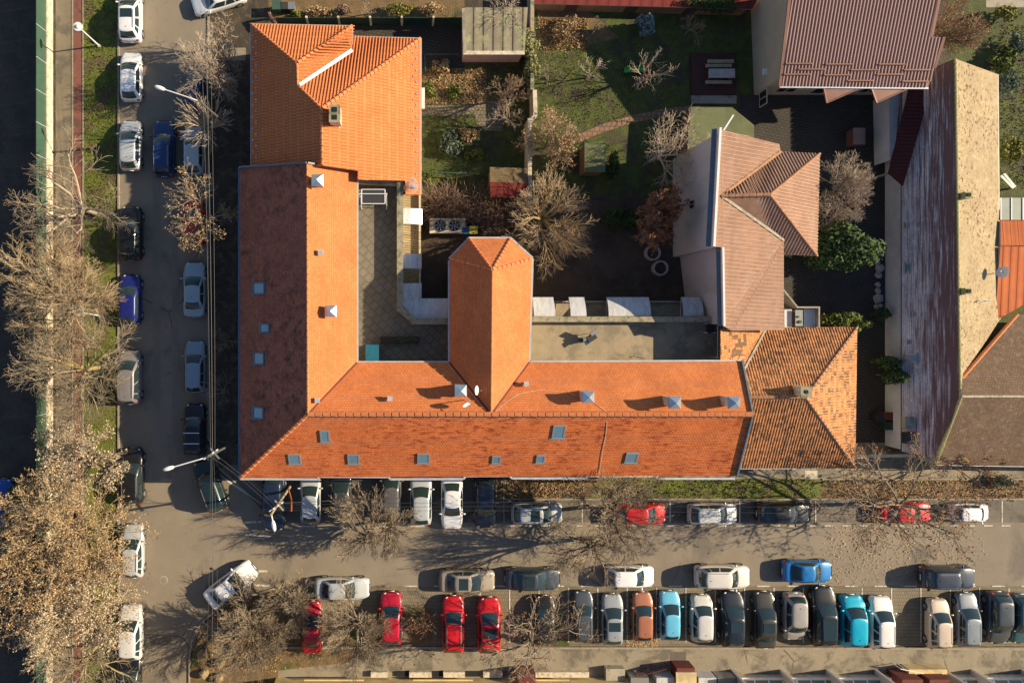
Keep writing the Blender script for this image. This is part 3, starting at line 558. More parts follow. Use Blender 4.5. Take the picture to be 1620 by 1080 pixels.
def wall_window(parent, p, n, wd, ht, fr='white_paint', glass='house_glass', name='window'):
    """p: centre on the wall, n: outward"""
    n = Vector(n).normalized(); u = Vector((0, 0, 1)).cross(n); m = Matrix((u, Vector((0, 0, 1)), n)).transposed(); p = Vector(p)
    f = MB()
    for du in (-wd/2, 0, wd/2): f.box(p+u*du+n*.03, (.06, ht+.06, .08), mat=m)
    for dz in (-ht/2, ht/2): f.box(p+Vector((0, 0, dz))+n*.03, (wd-.07, .06, .075), mat=m)
    o = f.build(name, fr, parent); MB().box(p+n*.02, (wd-.04, ht-.04, .05), mat=m).build('pane', glass, o); return o
xw = 29.3; dq = P(1240, 120, 4.9); wx_ = dq.x
for y_, z_, s_ in ((18.3, 1.7, (1.2, 1.2)), (25.3, 4.6, (1.3, .9))): wall_window(D, (wx_, y_, z_), (-1, 0, 0), *s_, fr='plaster_beige', glass='house_glass' if z_ < 3 else 'tail_red')
wy_ = dq.y
for x_, z_, s_ in ((wx_+2, 1.6, (1.6, 1.3)), (wx_+5.4, 1.5, (2.2, 1.8)), (wx_+9, 1.5, (1.6, 1.3))): wall_window(D, (x_, wy_, z_), (0, -1, 0), *s_, fr='concrete_pale')
MB().box((wx_-.12, 20.3, 2.2), (.3, .5, .3)).build('wall_lamp', 'white_metal', D)
# E
E_ = thing('gabled_house', 'house with faded brown metal tile roofs and a windowless white west wall', 'house')
eN, eS1, eS2, eE = 9.4, 8.5, 8.4, 5.0
plE1 = plane((1139, 205, 9.2), (1129, 390, 8.45), (1240, 520, eE)); hq = 8.6
e1, e2, e3, e4 = P(1139, 205, 9.2), on(plE1, 1233, 228), on(plE1, 1235, 240), on(plE1, 1141, 310)
e5, e6, e7, e8, e9 = on(plE1, 1240, 380), on(plE1, 1240, 522), P(1144, 515, 6.8), on(plE1, 1142, 391), on(plE1, 1129, 390)
eA = P(1218, 308, e4.z); eB, eC, eD = P(1297, 243, 4.9), P(1293, 405, 4.9), None
eD = P(1240, 402, 4.9); e3b = P(1235, 240, 4.9)
e67 = P(1158, 523, 6.5); fsE = [[e1, e2, e3, e4], [e4, e5, e8], [e5, e6, e67], [e5, e67, e7], [e5, e7, e8], [e4, e8, e9], [e1, e4, e9]]
roof_mesh(fsE, .2, [0]*7, 1, (.05, 1, 0), (.30, .07, .04, 2)).build('roof', ['brown_metal_tile', 'gutter_metal', 'metal_tile_rib'], E_)
fsE2 = [[e4, e3b, eB, eA], [eA, eB, eC], [e4, eA, eC, eD]]
roof_mesh([[e4+Vector((0, 0, .03)) if p is e4 else p for p in f] for f in fsE2], .2, [0]*3, 1, None, (.26, .08, .065, 2)).build('roof', ['brown_metal_tile', 'gutter_metal', 'metal_tile_rib'], E_)
ww = MB(); gx, gx2 = P(1131, 392, 8.4).x, P(1141, 392, 8.4).x; yN, yM, yS = e1.y-.15, e9.y-.05, e7.y+.1; xE_ = e6.x-.4
ww.add([(gx, yN, 0), (gx, yM, 0), (xE_, yM, 0), (xE_, yN, 0), (gx, yN, 8.8), (gx, yM, 8.1), (xE_, yM, 4.4), (xE_, yN, 4.4)], [(3, 2, 1, 0), (0, 1, 5, 4), (1, 2, 6, 5), (2, 3, 7, 6), (3, 0, 4, 7), (4, 5, 6, 7)])
ww.build('wall', 'plaster_white', E_)
ga, gb = e8.x-.02, e7.x-.02
ww = MB(); wi = .5
ww.add([(ga, yM, 0), (gb, yS, 0), (gb+wi, yS, 0), (ga+wi, yM, 0), (ga, yM, 8.05), (gb, yS, 6.45), (gb+wi, yS, 6.15), (ga+wi, yM, 7.7)], [(3, 2, 1, 0), (0, 1, 5, 4), (1, 2, 6, 5), (2, 3, 7, 6), (3, 0, 4, 7), (4, 5, 6, 7)])
ww.add([(ga+wi, yM, 0), (gb+wi, yS+.02, 0), (xE_-.01, yS+.02, 0), (xE_-.01, yM, 0), (ga+wi, yM, 4.2), (gb+wi, yS+.02, 4.2), (xE_-.01, yS+.02, 4.2), (xE_-.01, yM, 4.2)], [(3, 2, 1, 0), (0, 1, 5, 4), (1, 2, 6, 5), (2, 3, 7, 6), (3, 0, 4, 7), (4, 5, 6, 7)])
ww.build('wall', 'plaster_white', E_)
wall_mesh([[e3b, P(1235, 402, 4.9), eC, eB]], .4, .3).build('wall', 'plaster_beige', E_)
ridge(E_, e4, eA, 'ridge_old', .5, .14); ridge(E_, eA, eB, 'ridge_old', .3, .10); ridge(E_, eA, eC, 'ridge_old', .3, .09)
strip(E_, e3, e4, .2, .08, 'ridge_old', 'valley', .05); strip(E_, e4, e5, .2, .08, 'concrete', 'valley', .05)
up = Vector((0, 0, .1))
strip(E_, e1+up+Vector((-.05, .1, 0)), e9+up+Vector((-.05, 0, 0)), .16, .3, 'white_paint', 'verge_trim', 0); strip(E_, e8+up, e7+up, .14, .3, 'white_paint', 'verge_trim', 0)
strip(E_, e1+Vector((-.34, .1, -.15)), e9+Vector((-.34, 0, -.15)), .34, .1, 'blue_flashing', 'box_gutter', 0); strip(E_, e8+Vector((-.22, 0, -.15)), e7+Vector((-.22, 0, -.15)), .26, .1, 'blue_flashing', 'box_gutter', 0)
strip(E_, e1+Vector((.2, -.1, .15)), e1+Vector((.9, 1.0, .15)), .1, .1, 'white_metal', 'ladder_rail', 0)
wall_window(E_, (gx, 9.1, 4.2), (-1, 0, 0), .6, .9, fr='concrete')
# E balcony
bz = 2.9; MB().prism([tuple(P(x_, y_, bz)[:2]) for x_, y_ in ((1238, 486), (1296, 486), (1296, 524), (1238, 524))], 0, bz).build('balcony', 'orange_floor', E_)
wallrun(E_, [(1238, 456), (1262, 486), (1296, 486), (1296, 516)], 0, bz+.9, .12, 'concrete', name='balcony_rail')
for x_, w_ in ((1247, 12), (1283, 22)):
    p0 = P(x_, 503, bz+.45); t = thing('garden_bench', 'slatted white bench at the left on the orange balcony' if x_ < 1260 else 'wide slatted white bench at the right on the orange balcony', 'bench', (p0.x, p0.y, bz), 0, 'white balcony benches')
    for i in range(7): MB().box(((i-3)*w_/S/7.5, 0, .42), (w_/S/10, 1.5, .05)).build('slat', 'white_paint', t)
    MB().box((0, .6, .2), (w_/S, .06, .4)).box((0, -.6, .2), (w_/S, .06, .4)).build('frame', 'white_paint', t)
p0 = P(1264, 503, bz+.7); t = thing('balcony_table', 'pale green table with small dark items on the orange balcony', 'table', (p0.x, p0.y, bz))
MB().box((0, 0, .7), (.6, 1.3, .05)).build('tabletop', 'polycarbonate', t); 
for sx in (-.24, .24):
    for sy in (-.55, .55): MB().box((sx, sy, .34), (.05, .05, .67)).build('leg', 'steel_grey', t)
MB().cyl((.05, -.3, .725), .12, .1, 12).cyl((-.1, .1, .725), .08, .08, 10).build('dish', 'black_plastic', t)
# F
F_ = thing('pantile_house', 'low house with mottled old pantile hipped roof between the long building and the yard', 'house')
f1, f2, f3, f4 = P(1236, 518, 3.6), P(1356, 517, 3.6), P(1353, 740, 3.6), P(1150, 741, 3.6)
fr, fl = P(1274, 628, 6.5), P(1165, 628, 6.5); plFN = plane((1236, 518, 3.6), (1356, 517, 3.6), (1274, 628, 6.5)); f5 = P(1212, 524, 3.9); f6 = on(plFN, 1177, 583)
f1 = on(plFN, 1212, 518)
gable(F_, [[fl, f6, f1, f2, fr], [fr, f2, f3], [fl, fr, f3, f4]], 'old_pantile', .18, .3, 'plaster_cream', [[fl, P(1165, 520, 3.6), f2, fr], [fr, f2, f3], [fl, fr, f3, f4]], 'gutter_metal', (.22, .09, .045, 2), 'pantile_rib')
roof_mesh([[P(1140, 521, 6.3), on(plFN, 1212, 520, .05), on(plFN, 1177, 583, .05), P(1140, 600, 6.3)]], .15).build('roof', 'old_pantile', F_)
strip(F_, f1, f6, .16, .1, 'concrete', 'valley', .08); ridge(F_, fl, fr, 'ridge_old', .4, .14); ridge(F_, f2, fr, 'ridge_old', .4, .11); ridge(F_, f3, fr, 'ridge_old', .4, .11); strip(F_, f4, f3, .12, .1, 'gutter_metal', 'gutter', -.1)
c = on(plFN, 1262, 617); st = MB().box((c.x, c.y, c.z+.3), (.72, .72, 1.6)).build('chimney', 'concrete_pale', F_); MB().box((c.x, c.y, c.z+1.15), (.85, .85, .12)).build('cap', 'old_coping', st); MB().cyl((c.x, c.y, c.z+1.21), .15, .05, 12).build('flue', 'dark_void', st)
# G
v_e, v_r = [tilt_uv([P(1427, 300, 2.3), P(1427, 714, 2.3), P(1511, 300, 5.2)])[i][1] for i in (0, 2)]
tile('whitewashed_tile', (.70, .66, .65), (.56, .50, .49), (.38, .30, .28), .17, .15, stain=(.19, .10, .085), st=(.5, .62), ss=(.12, 3.2), sscale=1.4, bd=.02, light=(.80, .79, .80), vr=(v_e-.3*(v_r-v_e), v_r+1.5*(v_r-v_e)))
G_ = thing('long_barn_house', 'long narrow house, pale lichened east slope, flaking whitewashed west slope', 'house')
gW, gR, gE = 2.3, 5.2, 2.8
g1, g2, g3 = P(1427, 140, gW), P(1511, 93, gR), P(1579, 118, gE); g4, g5, g6 = P(1427, 714, gW), P(1516, 628, gR-.1), P(1580, 505, gE)
g7 = P(1482, 724, 3.3)
plGW = plane((1427, 300, gW), (1427, 714, gW), (1511, 300, gR)); plGE = plane((1511, 93, gR), (1513, 600, gR), (1579, 300, gE))
g1 = on(plGW, 1427, 128)
g7 = on(plGW, 1478, 724); g5 = P(1519, 628, gR); gEe = on(plGE, 1586, 505)
roof_mesh([[g1, g4, g7, g5, g2]], .15, [0], 1).build('roof', ['whitewashed_tile', 'gutter_metal'], G_)
roof_mesh([[g2, g5, on(plGE, 1521, 600), on(plGE, 1582, 505), g3]], .15, [0], 1).build('roof', ['weathered_pale_tile', 'gutter_metal'], G_)
wall_mesh([[g1, g4, g7, g5, g2], [g2, g5, on(plGE, 1521, 600), on(plGE, 1582, 505), g3]], .12, .2).build('wall', 'wall_white', G_)
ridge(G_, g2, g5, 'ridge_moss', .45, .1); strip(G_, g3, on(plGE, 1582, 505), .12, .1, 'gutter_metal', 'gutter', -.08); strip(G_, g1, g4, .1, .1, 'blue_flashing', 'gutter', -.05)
for x_, y_, a_, b_ in ((1435, 356, 8, 11), (1437, 424, 9, 21), (1444, 497, 8, 9), (1438, 541, 6, 10), (1441, 566, 24, 19)): skylight(G_, plGW, x_, y_, a_*.8, b_*.8, 'steel_grey')
for y_ in (311, 461):
    c = on(plGE, 1520, y_); st = MB().box((c.x, c.y, c.z+.35), (.5, .5, .9)).build('chimney', 'ridge_moss', G_); MB().box((c.x, c.y, c.z+.83), (.3, .3, .06)).build('flue', 'dark_void', st)
MB().tube([on(plGE, 1545, 478, .15), on(plGE, 1556, 475, .3), on(plGE, 1569, 475, .3)], .05, 5).build('antenna', 'steel_grey', G_)
for y_ in (668, 692): c = on(plGW, 1437, y_, .3); MB().box(c, (.8, .9, .45)).build('vent_box', 'concrete' if y_ < 680 else 'black_plastic', G_)
LT = thing('lean_to_roof', 'dark red ribbed lean-to roof joining the tall house and the long narrow house', 'roof')
roof_mesh([[P(1440, 135, 3.4), P(1474, 138, 3.6), P(1429, 294, 3.4), P(1406, 274, 3.1)]], .12).build('covering', 'dark_red_sheet', LT)
for x_, y_ in ((1410, 272), (1444, 142)): p_ = P(x_, y_, 3.0); MB().box((p_.x+.2, p_.y, 1.5), (.14, .14, 3.0)).build('post', 'wood_pole', LT)
MB().prism([tuple(P(x_, y_)[:2]) for x_, y_ in ((1381, 160), (1399, 160), (1392, 235), (1383, 262))], 0, 2.0).build('side_wall', 'wall_white', LT)
# H
Hh = thing('mossy_roof_house', 'house with grey brown mossy hipped tile roof and pale ridge caps', 'house')
h1, h2, h3, h4 = P(1521, 627, 5.6), P(1900, 627, 5.6), P(1480, 735, 3.2), P(1900, 742, 3.2); h5, h6 = P(1521, 598, 4.9), P(1609, 497, 2.7)
plHN = plane((1521, 627, 5.6), (1900, 627, 5.6), (1609, 497, 2.7))
gable(Hh, [[h1, h2, P(1900, 497, 2.7), h6, h5], [h1, h3, h4, h2]], 'mossy_tile', .2, .25, 'plaster_cream', [[h1, h2, P(1900, 520, 2.9), P(1530, 600, 4.6)], [h1, h3, h4, h2]])
ridge(Hh, h1, h2, 'concrete_pale', .3, .11); ridge(Hh, h1, h3, 'ridge_moss', .4, .09); ridge(Hh, h5, h6, 'ridge_tile', .3, .14); strip(Hh, h3, h4, .12, .1, 'gutter_metal', 'gutter', -.1)
H2 = thing('outbuilding', 'low outbuilding under orange standing seam sheet roof at right edge', 'outbuilding')
gable(H2, [[P(1583, 349, 3.0), P(1760, 349, 3.0), P(1760, 388, 3.2), P(1583, 388, 3.2)], [P(1583, 390, 3.2), P(1760, 390, 3.2), P(1760, 440, 3.1), P(1640, 470, 2.9), P(1574, 508, 2.8), P(1578, 460, 3.0)]], 'orange_metal_sheet', .12, .1, 'plaster_cream')
H3 = thing('glass_lean_to', 'greenish translucent sheet lean-to beside the orange sheet roof', 'lean-to')
roof_mesh([[P(1583, 313, 2.6), P(1760, 313, 2.6), P(1760, 348, 2.8), P(1583, 348, 2.8)]], .05).build('sheet', 'polycarbonate', H3)
for x_ in (1583, 1600, 1618, 1640): MB().bar(P(x_, 313, 2.62), P(x_, 348, 2.82), .06, .08).build('rib', 'white_metal', H3)
for x_ in (1586, 1700): p_ = P(x_, 316, 2.5); MB().box((p_.x, p_.y, 1.25), (.1, .1, 2.5)).build('post', 'white_metal', H3)
# small roofs
def hut(name, label, cat, fs, mat, inset=.1, wall='wood_board', thick=.08):
    t = thing(name, label, cat); gable(t, fs, mat, thick, inset, wall); return t
sr = thing('tool_shed', 'small shed, mossy brown back slope and faded red front slope', 'shed')
s1 = [P(775, 264, 2.1), P(834, 266, 2.1), P(834, 290, 2.6), P(775, 288, 2.6)]; s2 = [P(775, 288, 2.6), P(834, 290, 2.6), P(834, 314, 2.1), P(776, 312, 2.1)]
roof_mesh([s1, s2], .08, [0, 1], 0).build('roof', ['shed_brown_tile', 'red_sheet'], sr); wall_mesh([s1, s2], .12, .1).build('wall', 'wood_board', sr)
hut('green_hut', 'narrow hut with flat moss green roof beside a clipped bush', 'hut', [[P(925, 225, 2.2), P(958, 225, 2.2), P(958, 272, 2.1), P(925, 272, 2.1)]], 'olive_roof')
hut('green_canopy', 'large flat olive green canopy roof by the white gable wall', 'canopy', [[P(1093, 169, 2.3), P(1157, 169, 2.3), P(1193, 198, 2.3), P(1193, 300, 2.3), P(1082, 318, 2.3)]], 'olive_roof', .15)
hut('red_shed', 'long dark red sheet roof along the top of the back garden', 'shed', [[P(845, -30, 1.9), P(1210, -20, 1.9), P(1190, 15, 1.5), P(845, 6, 1.5)]], 'red_sheet')
# ------------------------------------------------------------------ SOUTH apartment block (only its north foot shows)
Q = thing('apartment_block', 'long apartment block along the south pavement with glazed ground floor verandas', 'building')
yb = P(0, 1067).y
MB().box((P(820, 0).x+12, yb-8.2, 4), (92, 12, 8)).box((P(800, 0).x, yb-1.15, 1.9), (39, 1.9, 3.8)).build('wall', 'plaster_yellow', Q)
MB().box((P(1400, 0).x, yb-.1, .3), (25.5, .34, .6)).build('plinth', 'concrete_pale', Q); MB().box((P(1400, 0).x, yb-.02, .66), (25.5, .24, .1)).build('sill', 'white_paint', Q)
x_ = 1165
while x_ < 1640:
    if not 1380 < x_ < 1495:
        gxp = P(x_, 0).x; f = MB().bar((gxp, yb, .66), (gxp, yb-2.1, 2.3), .08, .1).build('mullion', 'white_paint', Q)
        MB().bar((gxp+.6, yb-.05, .66), (gxp+.6, yb-2.1, 2.26), 1.09, .03).build('veranda_pane', 'veranda_glass', Q)
    x_ += 22
for x_ in (1158, 1235, 1308, 1385, 1493, 1537, 1617): MB().box((P(x_, 0).x, yb-.6, 1.25), (.22, 2.2, 2.5)).build('partition', 'plaster_white', Q)
for x_ in (1418, 1460): MB().box((P(x_, 0).x, yb+.25, 1.0), (1.7, .7, 2.0)).build('porch', 'rust_red', Q)
MB().box((P(1455, 0).x, yb+.75, .5), (3.2, .4, 1.0)).build('porch_step', 'plaster_yellow', Q)
mb_ = MB()
for i in range(5): mb_.bar((P(1412+i*9, 0).x, yb+1.0-.1*i, 0), (P(1412+i*9, 0).x, yb+1.0-.1*i, 1.0), .05)
mb_.bar((P(1412, 0).x, yb+1.0, 1.0), (P(1448, 0).x, yb+.6, 1.0), .06).build('stair_railing', 'white_metal', Q)
for x_ in (1075, ): MB().box((P(x_, 0).x, yb+.6, .7), (1.5, 1.3, 1.4)).build('porch', 'rust_red', Q); MB().box((P(x_, 0).x, yb+.45, 1.45), (1.7, 1.0, .12)).build('porch_roof', 'plaster_yellow', Q)
mb_ = MB(); pr = [P(x_, y_) for x_, y_ in ((998, 1061), (1015, 1057), (1035, 1052), (1056, 1046), (1080, 1050), (1098, 1062))]
for a_, b_ in zip(pr, pr[1:]):
    mb_.bar(a_+Vector((0, 0, 1)), b_+Vector((0, 0, 1)), .05); mb_.bar(a_+Vector((0, 0, .5)), b_+Vector((0, 0, .5)), .035)
    for i in range(4): q = a_.lerp(b_, i/4); mb_.bar(q, q+Vector((0, 0, 1)), .035)
mb_.build('ramp_railing', 'rust_red', Q)
MB().box((P(970, 0).x, yb+.35, .35), (1.6, 1.0, .7)).build('porch', 'concrete', Q); MB().box((P(829, 0).x, yb+.3, .8), (1.4, 1.1, 1.6)).build('porch', 'rust_red', Q)
for x_ in (1005, 1045, 1110, 1140): MB().box((P(x_, 0).x, yb+.1, .6), (1.5, .5, 1.2)).build('veranda', 'awning_sheet' if x_ in (1045, 1110) else 'steel_grey', Q)
for x_, w_ in ((600, 26), (665, 35), (718, 34), (779, 30), (860, 40), (905, 50)): MB().box((P(x_, 0).x, yb+.2, .2), (w_/S, .45, .4)).build('light_well_wall', 'concrete_pale', Q)
for x_ in (637, 693, 746): MB().box((P(x_, 0).x, yb+.16, .1), (20/S, .4, .2)).build('light_well', 'dark_void', Q)
for x_ in (530, 700, 850): MB().box((P(x_, 0).x, yb+.02, .9), (5, .12, .12)).build('cornice', 'plaster_yellow', Q)
# ------------------------------------------------------------------ FENCES, WALLS
Fw = thing('green_fence', 'long fence of green sheet panels on a cream concrete base along the west pavement', 'fence')
fx = P(84, 0).x; ya, yb2 = 40, -45
MB().box((fx-.1, (ya+yb2)/2, .5), (.2, ya-yb2, 1.0)).build('base_wall', 'concrete_pale', Fw)
y = ya; i = 0
while y > yb2:
    MB().box((fx-.12, y-1.32, 1.8), (.04, 2.6, 1.6)).build('panel', 'green_fence_panel', Fw); MB().box((fx-.1, y, 1.8), (.07, .06, 1.64)).build('post', 'gutter_metal', Fw); y -= 2.66
Fg = thing('garden_fence', 'dark green sheet fence with pale concrete posts above the paved yard', 'fence')
fy = P(0, 40).y
for i in range(6):
    x0_ = P(440+i*49, 0).x; MB().box((x0_+1.3, fy, .8), (2.45, .05, 1.5)).build('panel', 'dark_green_panel', Fg); MB().box((x0_+2.62, fy, .85), (.16, .16, 1.7)).build('post', 'concrete_pale', Fg)
Wl = thing('boundary_wall', 'weathered garden boundary wall partly covered by ivy', 'wall')
wallrun(Wl, [(842, -40), (842, 140)], 0, 1.9, .22, 'concrete', name='masonry', cope='old_coping'); wallrun(Wl, [(846, 145), (847, 185), (838, 190), (838, 320)], 0, 1.9, .25, 'plaster_cream', name='masonry', cope='concrete_pale')
Fs = thing('yard_fence', 'low pale yard wall with gate line south of the dark east yard', 'wall'); wallrun(Fs, [(1356, 722), (1440, 720), (1482, 733)], 0, 1.3, .18, 'concrete', name='masonry', cope='concrete_pale')
rail = thing('green_rail', 'thin green metal rail in the flower garden', 'rail'); MB().bar(P(675, 272, .9), P(738, 274, .9), .06).build('bar', 'green_fence_panel', rail)
for x_ in (675, 738): p_ = P(x_, 273, .9); MB().cyl((p_.x, p_.y, 0), .03, .9, 6).build('post', 'green_fence_panel', rail)
r2 = thing('bed_enclosure', 'low green metal frame at the corner of the bare bed', 'frame'); MB().bar(P(672, 86, 1), P(726, 86, 1), .06).bar(P(672, 86, 1), P(673, 110, 1), .06).build('bar', 'green_fence_panel', r2)
for x_, y_ in ((672, 86), (726, 86), (673, 110)): p_ = P(x_, y_, 1); MB().cyl((p_.x, p_.y, 0), .03, 1, 6).build('post', 'green_fence_panel', r2)
# ------------------------------------------------------------------ CARS
def lerp_tab(tab, x):
    for (x0, v0), (x1, v1) in zip(tab, tab[1:]):
        if x <= x1: t = (x-x0)/(x1-x0) if x1 > x0 else 0; t = max(0, min(1, t)); return v0+(v1-v0)*(t*t*(3-2*t) if abs(v1-v0) > .12 else t)
    return tab[-1][1]
KINDS = {  # L, W, roof z, belt z, cowl x, roof front x, roof rear x, rear glass base x, hood nose z, tail z, rear deck z   (x: front +)
 'sedan':  (4.55, 1.78, 1.43, .93, 1.02, .16, -.92, -1.62, .70, .78, .98),
 'hatch':  (4.15, 1.74, 1.48, .95, 1.02, .20, -1.36, -1.88, .72, .80, .97),
 'wagon':  (4.60, 1.80, 1.50, .95, 1.05, .22, -1.66, -2.10, .72, .80, .98),
 'suv':    (4.50, 1.86, 1.68, 1.05, 1.08, .28, -1.58, -2.0, .86, .90, 1.06),
 'city':   (3.55, 1.62, 1.50, .95, 1.0, .36, -1.18, -1.55, .74, .80, .96),
 'mpv':    (4.35, 1.80, 1.68, 1.02, 1.30, .50, -1.72, -1.98, .80, .88, 1.02),
 'coupe':  (4.10, 1.78, 1.36, .90, .92, .18, -.70, -1.50, .70, .78, .93)}
CARMESH = {}
def cabin_pt(K, side, u, v, off=0.0):
    """a point of the cabin: side 'f','r','l','b' (front glass, right, left, back glass); u along, v up"""
    L, W, zr, zb, xc, xf, xr, xb, zn, zt, zd = K; hw0, hw1 = W/2*.93, W/2*.70
    def wid(x, lo): # half width at x
        hw = hw0 if lo else hw1; m = (xc+xb)/2; h = (xc-xb)/2; t = abs((x-m)/h); return hw*(1-.10*t**2.5)
    def corner(fr, lo): x = (xc if lo else xf) if fr else (xb if lo else xr); return x
    res = []
    for lo in (True, False):
        x1, x2 = corner(True, lo), corner(False, lo)
        if side == 'f': y = -u*wid(x1, lo); x = x1+.13*(1-u*u)
        elif side == 'b': y = -u*wid(x2, lo); x = x2-.10*(1-u*u)
        else:
            x = x1+(x2-x1)*(u+1)/2; y = wid(x, lo)*(1 if side == 'l' else -1)
        res.append(Vector((x, y, (zb-.02) if lo else zr-.02)))
    p = res[0].lerp(res[1], v); bul = .045*math.sin(math.pi*min(1, v)); d = (res[1]-res[0])
    n = {'f': Vector((1, 0, .75)), 'b': Vector((-1, 0, .5)), 'l': Vector((0, 1, .35)), 'r': Vector((0, -1, .35))}[side].normalized()
    return p+n*(bul+off)
def car_meshes(kind):
    if kind in CARMESH: return CARMESH[kind]
    K = KINDS[kind]; L, W, zr, zb, xc, xf, xr, xb, zn, zt, zd = K; h = L/2; out = {}
    # hull
    st = [-1, -.992, -.97, -.93, -.86, -.74, -.6, -.45, -.25, 0, .2, .35, .48, .6, .72, .82, .9, .95, .98, .995, 1]
    top = [(-h, zt-.22), (-h+.05, zt), (-h+.16, zd-.03), (xb, zd), (xc, zb+.02), (xc+.35, zb-.03), (h-.45, zn+.06), (h-.14, zn-.03), (h-.03, zn-.14), (h, zn-.28)]
    mb = MB(); rings = []
    for s_ in st:
        x = s_*h; a_ = max(0, (abs(s_)-.62)/.38); w_ = W/2*(1-(.25 if s_ > 0 else .16)*a_**2.4)
        if abs(s_) > .96: w_ *= 1-.22*((abs(s_)-.96)/.04)**2
        z = lerp_tab(top, x); low = .2+(.12 if abs(s_) > .95 else 0)
        half = [(0, z+.025), (.35*w_, z+.022), (.7*w_, z+.005), (.86*w_, z-.03), (.95*w_, z-.09), (w_, z-.20), (w_*1.0, (z+low)/2-.02), (w_*.985, low+.12), (w_*.93, low), (0, low-.02)]
        rings.append([(x, y, zz) for y, zz in half]+[(x, -y, zz) for y, zz in half[-2:0:-1]])
    n = len(rings[0]); vs = [p for r_ in rings for p in r_]
    fs = [(i*n+k, i*n+(k+1) % n, (i+1)*n+(k+1) % n, (i+1)*n+k) for i in range(len(st)-1) for k in range(n)]+[tuple(range(n))[::-1], tuple((len(st)-1)*n+k for k in range(n))]
    mb.add(vs, fs)
    # cabin (pillars and roof)
    seq = [('f', u) for u in (1, .66, .33, 0, -.33, -.66)]
    us = [-1+2*i/8 for i in range(8)]
    ring = [('f', -1+2*i/6) for i in range(6)]+[('r', u) for u in us]+[('b', 1-2*i/6) for i in range(6)]+[('l', -u) for u in us]
    lv = [-.12, 0, .25, .5, .75, 1.0]; vs = []
    for v in lv: vs += [cabin_pt(K, s_, u, v) for s_, u in ring]
    m = len(ring); cx = (xf+xr)/2
    for f_, dz in ((.90, .025), (.6, .045), (.25, .055)):
        for s_, u in ring: p = cabin_pt(K, s_, u, 1.0); vs.append(Vector((cx+(p.x-cx)*f_, p.y*f_, p.z+dz)))
    vs.append(Vector((cx, 0, zr+.04))); nl = len(lv)+3
    fs = [(i*m+k, i*m+(k+1) % m, (i+1)*m+(k+1) % m, (i+1)*m+k) for i in range(nl-1) for k in range(m)]+[((nl-1)*m+k, (nl-1)*m+(k+1) % m, nl*m) for k in range(m)]
    mb.add(vs, fs)
    # recessed shut lines: bonnet and boot, door line
    for y in (-1, 1):
        mb.tube([(xc+.08, y*W*.40, zb+.012), (xc+.6, y*W*.395, lerp_tab(top, xc+.6)+.004), (h-.5, y*W*.36, lerp_tab(top, h-.5)+.004)], .009, 4, 2)
    mb.box((h-.02, 0, .36), (.05, W*.55, .14), mi=2); mb.box((h-.005, 0, .56), (.03, W*.42, .10), mi=2); mb.box((-h+.02, 0, .36), (.05, W*.6, .12), mi=2); mb.box((h+.005, 0, .42), (.02, .5, .11), mi=1); mb.box((-h-.005, 0, .62), (.02, .5, .11), mi=1)
    for x in (h-.80, -h+.78):
        for y in (-1, 1): mb.tube([(x, y*(W/2-.25), .34), (x, y*(W/2-.002), .34)], .38, 18, 2)
    mb.dome((xr+.25, 0, zr+.03), .035, .05, 6, 2, 2)
    out['body'] = (mb, ['car_paint', 'white_metal', 'black_plastic'], True)
    def glass(side, u0, u1, v0, v1, nu=8, nv=4, taper=0):
        g = MB(); vs = []
        for j in range(nv+1):
            v = v0+(v1-v0)*j/nv
            for i in range(nu+1): vs.append(cabin_pt(K, side, (u0+(u1-u0)*i/nu), v, .012))
        fs = [(j*(nu+1)+i, j*(nu+1)+i+1, (j+1)*(nu+1)+i+1, (j+1)*(nu+1)+i) for j in range(nv) for i in range(nu)]
        b = len(vs); vs2 = vs+[p-Vector((0, 0, .02)) for p in vs]; g.add(vs2, fs+[tuple(i+b for i in f[::-1]) for f in fs]); return g
    out['windshield'] = (glass('f', -.90, .90, .04, .95), ['car_glass'], True)
    out['rear_window'] = (glass('b', -.84, .84, .12, .93), ['car_glass'], True)
    for s_, nm in (('l', 'side_window'), ('r', 'side_window ')):
        g = MB()
        spans = ((-.86, -.12), (-.02, .52), (.60, .88)) if kind in ('wagon', 'suv', 'mpv') else (((-.84, -.02), (.08, .82)) if kind != 'coupe' else ((-.82, .82),))
        for u0, u1 in spans: gg = glass(s_, u0, u1, .12, .88, 5, 3); g.add(gg.v, gg.f)
        out[nm] = (g, ['car_glass'], True)
    wl = MB(); r_ = .325
    wl.tube([(0, -.10, 0), (0, .10, 0)], r_, 20, 0); wl.tube([(0, .085, 0), (0, .112, 0)], [.22, .2], 14, 1); wl.tube([(0, -.112, 0), (0, -.085, 0)], [.2, .22], 14, 1)
    out['wheel'] = (wl, ['rubber', 'rim_metal'], False)
    hl = MB(); hl.add(*blob(.20, .15, .07)); out['headlight'] = (hl, ['lamp_lens'], True)
    tl = MB(); tl.add(*blob(.09, .17, .10)); out['taillight'] = (tl, ['tail_red'], True)
    mi = MB(); mi.add(*blob(.08, .13, .07)); mi.box((.01, -.08, -.02), (.06, .14, .04)); out['mirror'] = (mi, ['car_paint'], True)
    sr_ = MB(); sr_.prism([(xf-.12, -W*.26), (xf-.12, W*.26), (xf-.85, W*.26), (xf-.85, -W*.26)], zr+.01, zr+.045); out['sunroof'] = (sr_, ['car_glass'], False)
    pr_ = MB(); pr_.prism([(xf-.08, -W*.29), (xf-.08, W*.29), (xr+.2, W*.27), (xr+.2, -W*.27)], zr+.01, zr+.043); out['panorama'] = (pr_, ['car_glass'], False)
    rl = MB(); rl.tube([(xf-.15, 0, zr-.02), (xf-.25, 0, zr+.05), (xr+.25, 0, zr+.05), (xr+.12, 0, zr-.02)], .02, 5); out['roof_rail'] = (rl, ['rim_metal'], False)
